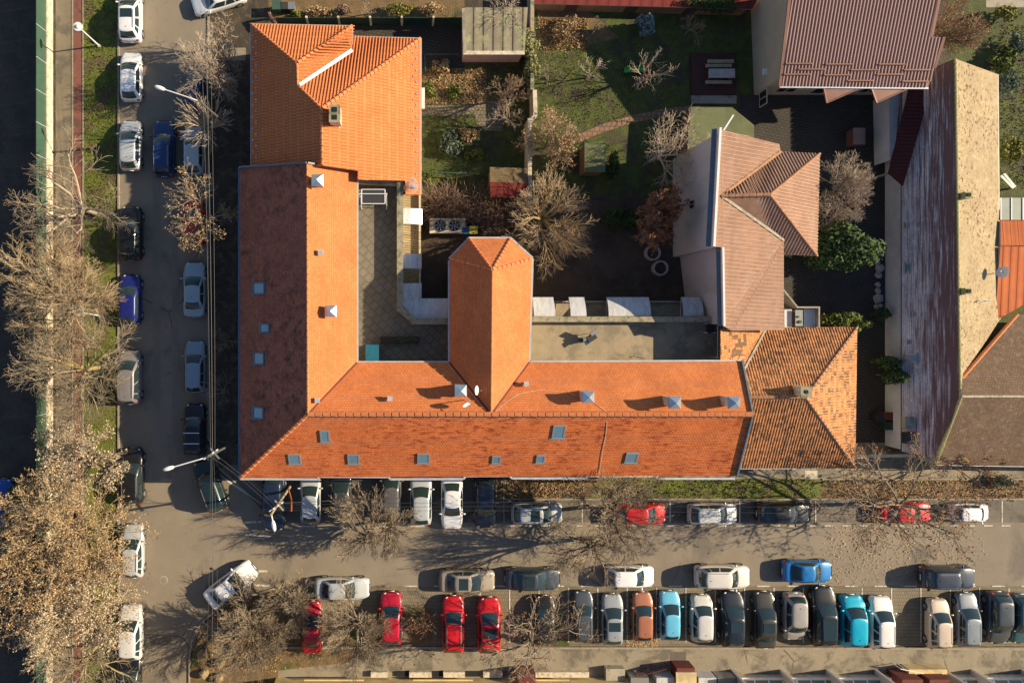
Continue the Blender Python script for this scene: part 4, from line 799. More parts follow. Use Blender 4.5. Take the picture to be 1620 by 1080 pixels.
    cb_ = MB(); cb_.box((0, 0, zr+.09), (.06, W*.72, .035)); out['roof_bar'] = (cb_, ['white_metal'], False)
    CARMESH[kind] = {}
    for k, (mbx, ms, smooth) in out.items():
        o = mbx.build(k.strip(), ms, None, smooth); CARMESH[kind][k] = o.data; bpy.data.objects.remove(o)
    return CARMESH[kind]
def blob(a, b, c, n=8, r=5):
    vs = []; fs = []
    for j in range(r+1):
        t = -math.pi/2+math.pi*j/r
        for k in range(n): u = 6.2832*k/n; vs.append((a*math.cos(t)*math.cos(u), b*math.cos(t)*math.sin(u), c*math.sin(t)))
    for j in range(r):
        for k in range(n): fs.append((j*n+k, j*n+(k+1) % n, (j+1)*n+(k+1) % n, (j+1)*n+k))
    return vs, fs
def car(px, py, deg, kind, col, label, group, scale=1.0, extra=(), name='parked_car'):
    ms = car_meshes(kind); K = KINDS[kind]; L, W, zr, zb, xc, xf, xr, xb, zn, zt, zd = K; h = L/2
    p = P(px, py, .75); t = thing(name, label, 'car', (p.x, p.y, 0), R(deg), group); t.scale = (scale,)*3
    def part(key, nm=None, loc=(0, 0, 0), rz=0, sc_=(1, 1, 1)):
        o = bpy.data.objects.new(nm or key.strip(), ms[key]); C.objects.link(o); o.parent = t; o.location = loc; o.rotation_euler[2] = rz; o.scale = sc_; o.color = (*col, 1); return o
    for k in ('body', 'windshield', 'rear_window', 'side_window', 'side_window '): part(k)
    for x in (h-.80, -h+.78):
        for y in (-1, 1): part('wheel', 'wheel', (x, y*(W/2-.10), .325))
    for y in (-1, 1):
        part('headlight', 'headlight', (h-.22, y*(W/2-.36), zn-.10), y*-.45); part('taillight', 'taillight', (-h+.12, y*(W/2-.27), zt-.03)); part('mirror', 'mirror', (xc-.12, y*(W/2+.09), zb+.05), 0, (1, y, 1))
    if 'sun' in extra: part('sunroof')
    if 'pano' in extra: part('panorama')
    if 'rail' in extra:
        for y in (-1, 1): part('roof_rail', 'roof_rail', (0, y*W*.31, 0))
    if 'bars' in extra:
        for x in (-.1, -1.0): part('roof_bar', 'roof_bar', (x, 0, 0))
    return t
WH, WH2, SI, SB, GR, DG, BK, NV, BL, RD, DR = (.78, .78, .78), (.62, .61, .58), (.42, .45, .47), (.30, .38, .43), (.16, .165, .17), (.04, .042, .045), (.010, .011, .013), (.012, .022, .05), (.012, .04, .13), (.55, .008, .012), (.42, .01, .02)
g1_, g2_, g3_, g4_ = 'cars parked along the side street', 'cars parked nose in below the long building', 'cars parked along the main road', 'cars in the paved bays'
N_, E__, S_ = 90, 0, -90
for a_ in [
 (206, 24, N_, 'suv', WH, 'white suv with black sunroof, top of the left row of the side street', g1_, 1.0, ('sun', 'rail')),
 (207, 121, N_, 'hatch', WH, 'white hatchback beside the grass, second from the top in the left row', g1_, 1.0),
 (206, 230, N_, 'hatch', SI, 'silver hatchback in the left row of the side street, beside the moving dark blue estate', g1_, 1.02),
 (259, 235, N_, 'wagon', BL, 'dark blue estate with roof rails in the middle of the side street', None, 1.02, ('rail',)),
 (306, 238, N_, 'hatch', SI, 'pale silver car half under a small radiating bare tree by the corner house', g1_, .98),
 (309, 138, N_, 'hatch', BL, 'dark blue car almost hidden under bare branches, by the street lamp', g1_, .95),
 (207, 369, N_, 'suv', BK, 'black suv under bare branches in the left row of the side street', g1_, 1.0),
 (206, 474, N_, 'hatch', (.01, .018, .16), 'vivid dark blue hatchback beside the dense bare tree crown', g1_, 1.02),
 (307, 458, N_, 'sedan', SB, 'pale blue grey sedan in the shade with dark rear window, right side of the street', g1_, 1.02),
 (306, 352, N_, 'hatch', RD, 'red car under a tree with dry leaves, right side of the side street', g1_, 1.0),
 (308, 580, N_, 'wagon', (.22, .29, .36), 'grey blue estate parked between the pale sedan and a black suv', g1_, .95, ('rail',)),
 (205, 597, N_, 'mpv', (.20, .185, .19), 'grey people carrier with ribbed roof beside yellowish branches', g1_, 1.04, ('rail',)),
 (308, 680, N_, 'suv', BK, 'black suv with two silver roof bars, right side of the side street', g1_, .98, ('bars',)),
 (209, 753, N_, 'wagon', BK, 'black estate with silver rail half covered by pale leafy branches', g1_, 1.02, ('rail',)),
 (333, 768, 110, 'suv', (.01, .025, .03), 'black green suv parked askew on the corner', g1_, 1.0, ('rail',)),
 (210, 872, N_, 'wagon', SI, 'silver estate beside golden tree crowns, left side of the junction', g1_, .98, ('rail',)),
 (207, 1000, N_, 'suv', WH2, 'white suv scattered with leaves at the lower left of the street', g1_, 1.02),
 (206, 1078, N_, 'sedan', BK, 'black car cut by the bottom edge of the picture', g1_),
 (365, 925, 37, 'sedan', WH, 'white sedan turning at the junction with a long shadow', None, 1.06),
 (345, -2, 197, 'wagon', WH, 'white car standing across the top of the side street, cut by the edge', None, 1.0),
 (433, 794, S_, 'suv', NV, 'dark blue suv under the lamp of the leaning wooden pole', g2_, 1.05),
 (491, 788, N_, 'hatch', SI, 'pale silver car with a red tail light, first light car right of the wooden pole', g2_, 1.0),
 (540, 783, N_, 'wagon', DG, 'dark grey car in the shade right of the first silver car', g2_, .95),
 (619, 780, N_, 'mpv', (.10, .10, .105), 'dark grey van roof under the bare street tree crown', g2_, .93),
 (666, 790, N_, 'hatch', SI, 'silver car left of the white sedan below the roof edge', g2_, 1.04),
 (715, 794, S_, 'sedan', WH, 'white sedan nose out below the roof edge', g2_, 1.02),
 (767, 794, S_, 'hatch', (.012, .018, .035), 'black blue hatchback with red tail lights against the building', g2_, 1.04),
 (850, 812, E__, 'hatch', SI, 'silver hatchback parked along the kerb by the dry planting bed', g3_, 1.04, ('sun',)),
 (1015, 813, E__, 'hatch', RD, 'red car half hidden by the bare tree above the road', g3_, 1.0),
 (1128, 813, E__, 'hatch', WH2, 'white crossover between the red car and the black sedan by the lawn', g3_, 1.0, ('rail',)),
 (1240, 812, E__, 'sedan', (.025, .024, .023), 'black sedan parked along the green lawn strip', g3_, .98),
 (1434, 811, E__, 'sedan', RD, 'red sedan under a sparse tree with brown leaves', g3_, .96),
 (1536, 811, E__, 'city', WH, 'small white car covered with fallen leaves', g3_, .92),
 (541, 931, E__, 'sedan', SI, 'silver white sedan near the corner island', g3_, 1.02),
 (739, 919, E__, 'sedan', (.30, .255, .20), 'beige sedan with black sunroof below the bare road tree', g3_, 1.04, ('sun',)),
 (843, 916, E__, 'sedan', (.035, .045, .062), 'slate blue sedan right behind the beige sedan', g3_, 1.02, ('sun',)),
 (997, 912, E__, 'hatch', WH, 'white hatchback beneath the large bare tree over the road', g3_, 1.0),
 (1143, 912, E__, 'suv', (.60, .57, .53), 'off white suv with a long shadow on the road side', g3_, 1.02, ('rail',)),
 (1278, 904, E__, 'coupe', (.01, .15, .42), 'bright blue small coupe on the road side', g3_, 1.02),
 (1500, 913, E__, 'suv', (.03, .04, .065), 'dark blue grey suv with silver rails among brown leaves', g3_, 1.0, ('rail',)),
 (493, 993, N_, 'sedan', DR, 'red sedan between two bare tree crowns, leftmost in the bays', g4_, .95),
 (619, 978, N_, 'hatch', (.42, .008, .03), 'crimson hatchback right of the second bare crown in the bays', g4_, 1.06),
 (717, 988, N_, 'wagon', RD, 'bright red estate without leaves, left one of the red pair', g4_, 1.03, ('rail',)),
 (774, 989, N_, 'hatch', RD, 'bright red hatchback with small sunroof and leaves on its roof', g4_, 1.12, ('sun',)),
 (862, 982, N_, 'hatch', BK, 'black car under the sparse branches in the bays', g4_, 1.0),
 (923, 976, N_, 'wagon', (.06, .072, .088), 'dark slate estate just right of the sparse tree', g4_, .93, ('rail',)),
 (969, 980, N_, 'hatch', (.28, .31, .33), 'grey silver hatchback with sunroof, left of the copper car', g4_, 1.02, ('sun',)),
 (1017, 976, N_, 'hatch', (.36, .14, .075), 'copper brown hatchback left of the sky blue car', g4_, .98),
 (1060, 974, N_, 'hatch', (.13, .46, .66), 'light sky blue hatchback right of the copper car', g4_, .98),
 (1110, 978, N_, 'city', (.56, .55, .53), 'small off white car right of the sky blue car', g4_, 1.10),
 (1158, 979, N_, 'hatch', (.010, .016, .027), 'navy black hatchback right of the small off white car', g4_, 1.12, ('sun',)),
 (1210, 981, N_, 'sedan', (.04, .036, .032), 'dark brown grey sedan with sunroof', g4_, 1.04, ('sun',)),
 (1257, 975, S_, 'city', (.33, .31, .29), 'small grey car facing down with red tail light on top left', g4_, 1.12),
 (1303, 975, N_, 'wagon', (.010, .011, .014), 'long black estate with glass roof', g4_, 1.10, ('pano',)),
 (1348, 982, N_, 'city', (.0, .36, .54), 'turquoise small car left of the white crossover', g4_, 1.22),
 (1394, 985, N_, 'suv', (.76, .74, .72), 'white crossover with roof rails beside the empty bay', g4_, .98, ('rail',)),
 (1485, 987, N_, 'suv', (.56, .46, .36), 'beige crossover right of the empty bay', g4_, .93, ('rail',)),
 (1531, 981, N_, 'wagon', (.22, .25, .28), 'grey silver estate reflecting branches right of the beige crossover', g4_, .98, ('rail',)),
 (1580, 977, S_, 'hatch', (.055, .065, .075), 'dark grey hatchback facing down, red tail lights on top', g4_, 1.06),
 (1617, 979, S_, 'hatch', (.03, .10, .13), 'dark teal car cut by the right edge', g4_, 1.0),
 (3, 797, N_, 'hatch', (.01, .06, .30), 'blue car in the yard at the left edge', None, 1.0)]: car(*a_)
# ------------------------------------------------------------------ LAMPS, POLES, WIRES
def post_lamp(base, head, hh, label):
    b, q = P(*base), P(*head, hh); t = thing('park_lamp', label, 'street lamp', (b.x, b.y, 0), 0, 'white disc lamps along the cycle path')
    d = Vector((q.x-b.x, q.y-b.y, hh)); MB().tube([(0, 0, 0), d], [.07, .045], 8).build('pole', 'white_metal', t)
    MB().cyl(d-Vector((0, 0, .1)), .36, .09, 20).dome(d+Vector((0, 0, -.01)), .20, .16, 14).build('lamp_shade', 'white_paint', t); MB().cyl((0, 0, 0), .16, .12, 10).build('base', 'concrete', t)
post_lamp((157, 73), (123, 42), 4.0, 'white disc lamp with visible pole over the cycle path, near the top')
post_lamp((160, 500), (124, 493), 4.0, 'white disc lamp showing through the dense bare crown')
post_lamp((160, 895), (118, 924), 4.0, 'white disc lamp hidden in golden leaves, lower left')
def arm_lamp(base, top, head, hh, label, mat='steel_dark'):
    b, tp, hd = P(*base), P(*top, hh), P(*head, hh+.15); o = thing('street_lamp', label, 'street lamp', (b.x, b.y, 0), 0, 'arm street lamps')
    L = lambda v: v-Vector((b.x, b.y, 0))
    MB().tube([(0, 0, 0), L(tp)+Vector((0, 0, .3))], [.12, .08], 10).build('pole', mat, o)
    MB().tube([L(tp), L(tp).lerp(L(hd), .2)+Vector((0, 0, .15)), L(hd)], .045, 6).build('arm', 'white_metal', o)
    d = (hd-tp); d.z = 0; d.normalize(); c = L(hd); m = Matrix((d, Vector((-d.y, d.x, 0)), Vector((0, 0, 1)))).transposed()
    vs, fs = blob(.48, .17, .12); MB().add; h_ = MB(); h_.add([m @ Vector(v)+c+d*.25 for v in vs], fs); h_.build('lamp_head', 'white_paint', o, True); return o
arm_lamp((375, 212), (316, 161), (258, 141), 7.6, 'street lamp whose white arm reaches over the side street, near the top')
arm_lamp((389, 690), (329, 722), (272, 739), 8.5, 'street lamp on the concrete pole, arm pointing left over the shaded street')
arm_lamp((460, 768), (430, 812), (432, 826), 8.2, 'street lamp hanging from the leaning wooden pole at the corner', mat='wood_pole')
def pole_top(px, py, h, label, mat):
    t = thing('pole_crossarm', label, 'crossarm', P(px, py, h)); mb = MB(); mb.box((0, 0, 0), (1.3, .1, .1), R(35)); mb.box((.1, -.1, -.7), (1.0, .1, .1), R(-50)); mb.build('arm', mat, t)
    for x in (-.55, -.2, .2, .55): MB().cyl((x*math.cos(R(35)), x*math.sin(R(35)), .05), .06, .16, 8).build('insulator', 'white_metal', t)
pole_top(334, 718, 8.3, 'steel crossarm with insulators on the concrete pole beside the black suv', 'steel_grey'); pole_top(437, 801, 7.6, 'wooden crossarm with insulators on the leaning corner pole', 'wood_pole')
o = MB().tube([P(456, 772, 3), P(461, 790, 4), P(461, 808, 5)], .06, 6).build('cable_guard', 'orange_cable'); tag(o, 'orange plastic cable guard dangling beside the leaning wooden pole', 'cable guard')
def wire(p, q, h0, h1, sag, label, r=.008, group='overhead wires'):
    a_, b_ = P(*p, h0), P(*q, h1); pts = [a_.lerp(b_, i/10)-Vector((0, 0, sag*4*(i/10)*(1-i/10))) for i in range(11)]
    tag(MB().tube(pts, r, 4).build('overhead_wire', 'wire'), label, 'wire', group)
wire((314, -60), (333, 716), 8, 8.2, .5, 'leftmost of the wires running down the side street to the concrete pole')
wire((322, -60), (336, 716), 8, 8.2, .5, 'middle thick wire running down the side street to the concrete pole', .013)
wire((329, -60), (340, 716), 8, 8.2, .6, 'rightmost of the wires running down the side street to the concrete pole')
wire((333, 720), (322, 1150), 8.2, 8, .5, 'leftmost wire from the concrete pole down across the junction')
wire((335, 720), (333, 1150), 8.2, 8, .4, 'thick wire from the concrete pole down across the junction', .014)
wire((338, 720), (343, 1150), 8.2, 8, .6, 'rightmost wire from the concrete pole down across the junction')
wire((337, 716), (437, 800), 8.2, 7.7, .3, 'upper wire between the concrete pole and the wooden corner pole'); wire((334, 722), (434, 806), 8.2, 7.7, .5, 'lower wire between the concrete pole and the wooden corner pole')
wire((392, 756), (440, 795), 5.2, 7.6, .1, 'service wire from the roof corner to the wooden pole')
wire((440, 798), (1660, 792), 7.7, 7.5, .5, 'upper of the three wires above the main road kerb'); wire((440, 803), (1660, 806), 7.6, 7.4, .7, 'middle of the three wires above the main road kerb'); wire((438, 807), (1660, 818), 7.5, 7.3, .6, 'lowest of the three wires above the main road kerb')
wire((437, 796), (630, 788), 7.7, 7.6, .1, 'short pale wire from the wooden pole over the parked silver car', .025)
# ------------------------------------------------------------------ ROOF AND TERRACE THINGS
def dish(parent_pl, px, py, lift, label, yaw, r=.34):
    c = on(parent_pl, px, py, .2); t = thing('satellite_dish', label, 'satellite dish', (c.x, c.y, c.z), R(yaw), 'satellite dishes on the roofs')
    MB().cyl((0, 0, -.4), .03, lift+.4, 6).build('mast', 'steel_grey', t)
    m = Matrix.Rotation(R(62), 3, 'Y'); vs = []; n = 16; rg = 4
    for j in range(rg+1):
        for k in range(n): q = j/rg*r; vs.append(m @ Vector((q*math.cos(6.2832*k/n), q*math.sin(6.2832*k/n)*1.05, .16*(j/rg)**2))+Vector((.05, 0, lift)))
    fs = [(j*n+k, j*n+(k+1) % n, (j+1)*n+(k+1) % n, (j+1)*n+k) for j in range(rg) for k in range(n)]; nv = len(vs)
    vs2 = vs+[v-m @ Vector((0, 0, .02)) for v in vs]; d_ = MB(); d_.add(vs2, fs+[tuple(i+nv for i in f[::-1]) for f in fs]); d_.build('reflector', 'dish_white', t, True)
    MB().tube([(.05, 0, lift), m @ Vector((0, 0, .5))+Vector((.05, 0, lift))], .015, 4).box(m @ Vector((0, 0, .5))+Vector((.05, 0, lift)), (.08, .08, .08)).build('feed_arm', 'steel_grey', t)
dish(plN2, 748, 615, 1.0, 'upright white dish right of the metal capped chimney by the valley', 0); dish(plN, 735, 633, 1.0, 'tilted white dish just below the metal capped chimney', -60)
dish(plGE, 1576, 432, .8, 'grey white dish on the pale slope near the orange sheet roof', 170, .45)
def at(px, py, h): return P(px, py, h)
# terrace, west
p = at(591, 313, T+1.2); t = thing('garden_swing', 'garden swing seat with dark canopy in pale metal frame on the west terrace', 'garden swing', (p.x, p.y, T))
MB().box((0, 0, 1.75), (1.75, 1.05, .05)).build('canopy', 'fur_dark', t)
mb = MB()
for a_, b_ in (((-.9, -.55, 1.78), (.9, -.55, 1.78)), ((-.9, .55, 1.78), (.9, .55, 1.78)), ((-.9, -.55, 1.78), (-.9, .55, 1.78)), ((.9, -.55, 1.78), (.9, .55, 1.78)), ((-1, 0, 1.8), (-1, -.7, 0)), ((-1, 0, 1.8), (-1, .7, 0)), ((1, 0, 1.8), (1, -.7, 0)), ((1, 0, 1.8), (1, .7, 0)), ((-1.1, .2, 1.84), (1.1, .2, 1.84))): mb.tube([a_, b_], .035, 6)
mb.build('frame', 'white_metal', t); MB().box((0, 0, .5), (1.5, .55, .12)).box((0, .3, .8), (1.5, .1, .5)).build('seat', 'fur_dark', t)
p = at(630, 538, T+.4); t = thing('planter_trough', 'long wooden planter trough with dark green plants on the west terrace', 'planter', (p.x, p.y, T))
MB().box((-.9, .0, .3), (1.0, .55, .6)).box((.1, 0, .3), (1.0, .55, .6)).box((1.1, 0, .3), (1.0, .55, .6)).build('box', 'dark_wood', t)
mb = MB()
for i in range(120):
    c = Vector((U(-.3, 1.5), U(-.15, .15), U(.55, .68))); a_ = U(0, 6.28); d = Vector((math.cos(a_), math.sin(a_), U(-.3, .5)))*.12; e_ = Vector((-d.y, d.x, U(-.05, .05))); mb.add([c-d, c+e_*.5, c+d, c-e_*.5], [(0, 1, 2, 3)])
mb.build('plants', 'evergreen', t)
p = at(589, 559, T+.7); t = thing('storage_chest', 'teal storage chest with flat lid in the corner of the west terrace', 'chest', (p.x, p.y, T)); MB().box((0, 0, .38), (.95, 1.3, .72)).build('body', 'teal_paint', t); MB().box((0, 0, .79), (1.05, 1.4, .07)).build('lid', 'teal_paint', t)
# terrace, east
p = at(936, 534, T+.8); t = thing('barbecue', 'dark barbecue grill with tilted grey lid on the east terrace', 'grill', (p.x, p.y, T), R(32))
MB().box((0, 0, .75), (.75, .5, .25)).build('firebox', 'fur_dark', t); MB().box((.35, .3, 1.05), (.62, .42, .05), mat=Matrix.Rotation(R(35), 3, 'X')).build('lid', 'steel_grey', t)
for sx in (-.3, .3):
    for sy in (-.2, .2): MB().cyl((sx, sy, 0), .025, .65, 6).build('leg', 'steel_grey', t)
MB().box((-.55, -.1, .8), (.3, .35, .04)).build('shelf', 'navy_plastic', t)
p = at(919, 538, T+.2); tag(MB().cyl((p.x, p.y, T), .14, .3, 12, 0, .19).build('bucket', 'blue_plastic'), 'small blue bucket beside the barbecue', 'bucket')
p = at(1122, 519, T+.4); t = thing('terrace_chair', 'dark chair with pale frame by the north parapet of the east terrace', 'chair', (p.x, p.y, T)); MB().box((.1, 0, .42), (.65, .7, .06)).build('seat', 'fur_dark', t); MB().box((.42, 0, .7), (.06, .7, .5)).build('backrest', 'fur_dark', t)
for sx in (-.25, .4):
    for sy in (-.35, .35): MB().bar((sx, sy, 0), (sx, sy, .62), .06).build('leg', 'white_metal', t)
p = at(1141, 535, T+.9); t = thing('trellis_cage', 'pale metal trellis cage with netting at the east end of the terrace', 'trellis', (p.x, p.y, T)); mb = MB(); a_, b_, z = .45, 1.5, 1.3
for x in (-a_, 0, a_):
    mb.bar((x, -b_, z), (x, b_, z), .04)
    for y in (-b_, b_): mb.bar((x, y, 0), (x, y, z), .04)
for i in range(7): y = -b_+i*b_/3; mb.bar((-a_, y, z+.03), (a_, y, z+.03), .014)
mb.build('frame', 'white_metal', t)
t = thing('fallen_branch', 'thin dry branch lying on the east terrace near the eave', 'branch'); MB().tube([at(1000, 565, T+.1), at(1008, 563, T+.12), at(1018, 565, T+.1), at(1023, 566, T+.08)], [.03, .03, .02, .01], 5).tube([at(1008, 563, T+.12), at(1013, 560, T+.2)], [.02, .008], 4).build('wood', 'bark_pale', t)
# heat pump
p = at(708, 357, 1.0); t = thing('ventilation_unit', 'grey outdoor cooling unit with two round fans behind the long building', 'cooling unit', (p.x, p.y, 0))
MB().box((0, 0, .55), (3.0, 1.25, .9)).box((-1.3, 0, .06), (.12, 1.2, .12)).box((1.3, 0, .06), (.12, 1.2, .12)).build('housing', 'concrete_pale', t); MB().box((0, -.635, .35), (2.6, .02, .3)).build('grille', 'rust_red', t)
for x in (-.62, .58):
    f = MB(); f.cyl((x, 0, 1.0), .50, .05, 28).build('fan_ring', 'steel_grey', t); MB().cyl((x, 0, 1.045), .45, .02, 28).build('fan_well', 'dark_void', t)
    bl = MB(); bl.cyl((x, 0, 1.07), .09, .04, 10)
    for k in range(7): a_ = 6.2832*k/7; c_, s_ = math.cos(a_), math.sin(a_); bl.add([(x+c_*.08, s_*.08, 1.08), (x+math.cos(a_+.5)*.2, math.sin(a_+.5)*.2, 1.08), (x+math.cos(a_+.6)*.40, math.sin(a_+.6)*.40, 1.075), (x+math.cos(a_+.2)*.41, math.sin(a_+.2)*.41, 1.085)], [(0, 1, 2, 3)])
    bl.build('fan_blades', 'steel_grey', t)
def wheelie(px, py, mat, label, rz=0, s=.55, name='waste_bin'):
    p = at(px, py, .9); t = thing(name, label, 'bin', (p.x, p.y, 0), rz, 'waste bins'); MB().box((0, 0, .5), (s*.8, s*.8, .95), taper=1.15).build('body', mat, t); MB().box((0, 0, 1.0), (s+.06, s+.06, .07)).build('lid', mat, t)
    for y in (-.2, .2): MB().tube([(-.28, y-.03, .1), (-.28, y+.03, .1)], .1, 10).build('wheel', 'rubber', t)
wheelie(749, 364, 'yellow_plastic', 'yellow lidded bin beside the cooling unit', s=.62); wheelie(737, 365, 'navy_plastic', 'navy bin between the cooling unit and the yellow bin')
wheelie(1404, 659, 'rust_red', 'dull red bin against the white yard wall', s=.75); wheelie(1405, 672, 'dark_green_panel', 'dark green bin against the white yard wall, below the red one', s=.75); wheelie(1390, 660, 'black_plastic', 'black bin left of the red bin in the dark yard')
wheelie(438, 9, 'green_fence_panel', 'green bin at the top by the garden fence', s=.7); wheelie(450, 10, 'fur_dark', 'black bin between the green and the open grey bin at the top'); wheelie(461, 10, 'steel_grey', 'grey bin right of the black one at the top')
# planter rings
for px_, py_, lb in ((1033, 400, 'white concrete well ring with dry plants below the brown leaved tree'), (1045, 424, 'white concrete well ring holding dark soil, nearer the white wall')):
    p = at(px_, py_, .4); t = thing('well_ring', lb, 'planter', (p.x, p.y, 0), 0, 'concrete ring planters'); n = 32; vs = []; 
    for r_, z in ((.66, 0), (.66, .45), (.50, .45), (.50, .1)): vs += [(r_*math.cos(6.2832*k/n), r_*math.sin(6.2832*k/n), z) for k in range(n)]
    mb = MB(); mb.add(vs, [(j*n+k, j*n+(k+1) % n, (j+1)*n+(k+1) % n, (j+1)*n+k) for j in range(3) for k in range(n)]); mb.build('ring', 'stone_white', t); MB().cyl((0, 0, 0), .50, .3, 24).build('soil_fill', 'soil', t)
# deck with picnic table
t = thing('garden_deck', 'dark red brown wooden deck with concrete step by the back lawn', 'deck'); MB().prism([tuple(P(x_, y_, .25)[:2]) for x_, y_ in ((1094, 84), (1165, 84), (1165, 150), (1094, 150))], 0, .25).build('planking', 'deck_board', t); MB().prism([tuple(P(x_, y_, .1)[:2]) for x_, y_ in ((1094, 151), (1165, 151), (1165, 164), (1094, 164))], 0, .12).build('step', 'concrete', t)
p = at(1142, 116, 1.0); t = thing('garden_table', 'pale stone topped table between wooden benches on the dark deck', 'table', (p.x, p.y, .25)); MB().box((0, 0, .72), (2.2, .75, .06)).build('tabletop', 'stone_white', t)
for x_ in (-.9, .9):
    for y_ in (-.28, .28): MB().box((x_, y_, .34), (.08, .08, .68)).build('leg', 'wood_board', t)
for px_, py_, L, lb in ((1140, 97, 2.2, 'wooden bench furthest from the stone topped table, upper one'), (1137, 104, 2.2, 'wooden bench directly above the stone topped table'), (1137, 130, 2.2, 'wooden bench below the stone topped table')):
    p = at(px_, py_, .7); t = thing('wooden_bench', lb, 'bench', (p.x, p.y, .25), 0, 'wooden benches on the deck'); MB().box((0, 0, .43), (L, .28, .05)).build('seat', 'wood_pole', t)
    for x_ in (-.9, .9): MB().box((x_, 0, .2), (.07, .25, .4)).build('leg', 'wood_board', t)
# slide
p = at(1018, 112, .6); t = thing('toy_slide', 'plastic garden slide, green chute with red and orange panels under a bare tree', 'toy slide', (p.x, p.y, 0), R(170))
MB().add; mb = MB(); mb.bar((0, 0, 1.0), (1.5, .1, .2), .42, .06); mb.bar((0, .22, 1.08), (1.5, .3, .28), .05, .16).bar((0, -.22, 1.08), (1.5, -.12, .28), .05, .16).build('chute', 'green_plastic', t); MB().box((-.25, .35, .7), (.08, .9, 1.4), R(15)).build('side_panel', 'red_plastic', t); MB().box((-.3, -.35, .5), (.4, .4, 1.0)).build('platform', 'orange_cable', t)
# rocks, boulders
ic = 0
for px_, py_, s_, lb in ((1391, 391, 1, 'topmost stone of the row below the conifer'), (1391, 401, 1.5, 'second stone of the row, tall and pinkish'), (1389, 410, .8, 'small third stone of the row'), (1389, 416, .9, 'fourth stone of the row, low and wide'), (1393, 424, 1.5, 'fifth stone of the row, large and slanted'), (1391, 435, 1.2, 'sixth stone of the row, above the gap'), (1390, 450, 1, 'first stone below the gap in the row'), (1390, 460, 1, 'small stone below the gap, above the big pale one'), (1391, 473, 1.7, 'largest palest stone near the end of the row'), (1388, 485, .9, 'small last stone left of the bush'), (1394, 483, .7, 'tiny stone beside the last of the row')):
    p = at(px_, py_, .2); mb = MB(); bm = bmesh.new(); bmesh.ops.create_icosphere(bm, subdivisions=2, radius=.26*s_)
    for v in bm.verts: v.co *= U(.75, 1.15); v.co.z *= .7
    me = bpy.data.meshes.new('edging_stone'); bm.to_mesh(me); bm.free(); me.materials.append(M['stone_white']); o = bpy.data.objects.new('edging_stone', me); C.objects.link(o); o.location = (p.x, p.y, .1); o.rotation_euler[2] = U(0, 6); tag(o, lb, 'stone', 'white edging stones')
for px_, py_, lb in ((319, 1035, 'upper left boulder of the corner island'), (322, 1066, 'lowest left boulder of the corner island with a sunlit side'), (349, 1048, 'round boulder between the two left ones and the bare crown'), (346, 1072, 'dark boulder at the bottom of the corner island')):
    p = at(px_, py_, .3); bm = bmesh.new(); bmesh.ops.create_icosphere(bm, subdivisions=2, radius=.42)
    for v in bm.verts: v.co *= U(.85, 1.12); v.co.z *= 1.1
    me = bpy.data.meshes.new('boulder'); bm.to_mesh(me); bm.free(); me.materials.append(M['stone_brown']); o = bpy.data.objects.new('boulder', me); C.objects.link(o); o.location = (p.x, p.y, .25); tag(o, lb, 'boulder', 'boulders on the corner island')
p = P(259, 917); t = thing('manhole_cover', 'round iron manhole cover in the junction', 'manhole cover', (p.x, p.y, 0)); n = 24; MB().cyl((0, 0, 0), .36, .02, n).build('frame', 'concrete', t); MB().cyl((0, 0, .02), .27, .008, n).build('lid', 'asphalt', t)
p = at(1361, 215, 1.2); t = thing('copper_box', 'brown metal box standing in the shaded upper yard', 'box', (p.x, p.y, 0)); MB().box((0, 0, .5), (.9, 1.3, 1.0)).build('body', 'copper_brown', t); MB().box((0, 0, 1.04), (1.0, 1.4, .07)).build('lid', 'copper_brown', t)
t = thing('garden_planks', 'white planks leaning over garden stakes east of the pale slope', 'planks')
for a_, b_ in (((1583, 277), (1603, 298)), ((1588, 274), (1606, 296))): MB().bar(P(*a_, .5), P(*b_, .7), .18, .05).build('plank', 'white_paint', t)
for x_, y_ in ((1583, 277), (1603, 298), (1588, 274), (1606, 296)): p_ = P(x_, y_, .5); MB().box((p_.x, p_.y, .3), (.1, .1, .6)).build('support', 'wood_board', t)
t = thing('iron_gate', 'rusty leaning gate post by the bins at the top', 'gate'); MB().bar(P(425, 20, 1.2), P(436, 36, 1.2), .18, .2).build('beam', 'copper_brown', t)
for x_, y_ in ((426, 21), (435, 35)): p_ = P(x_, y_, 1.1); MB().box((p_.x, p_.y, .55), (.18, .18, 1.1)).build('post', 'concrete_pale', t)
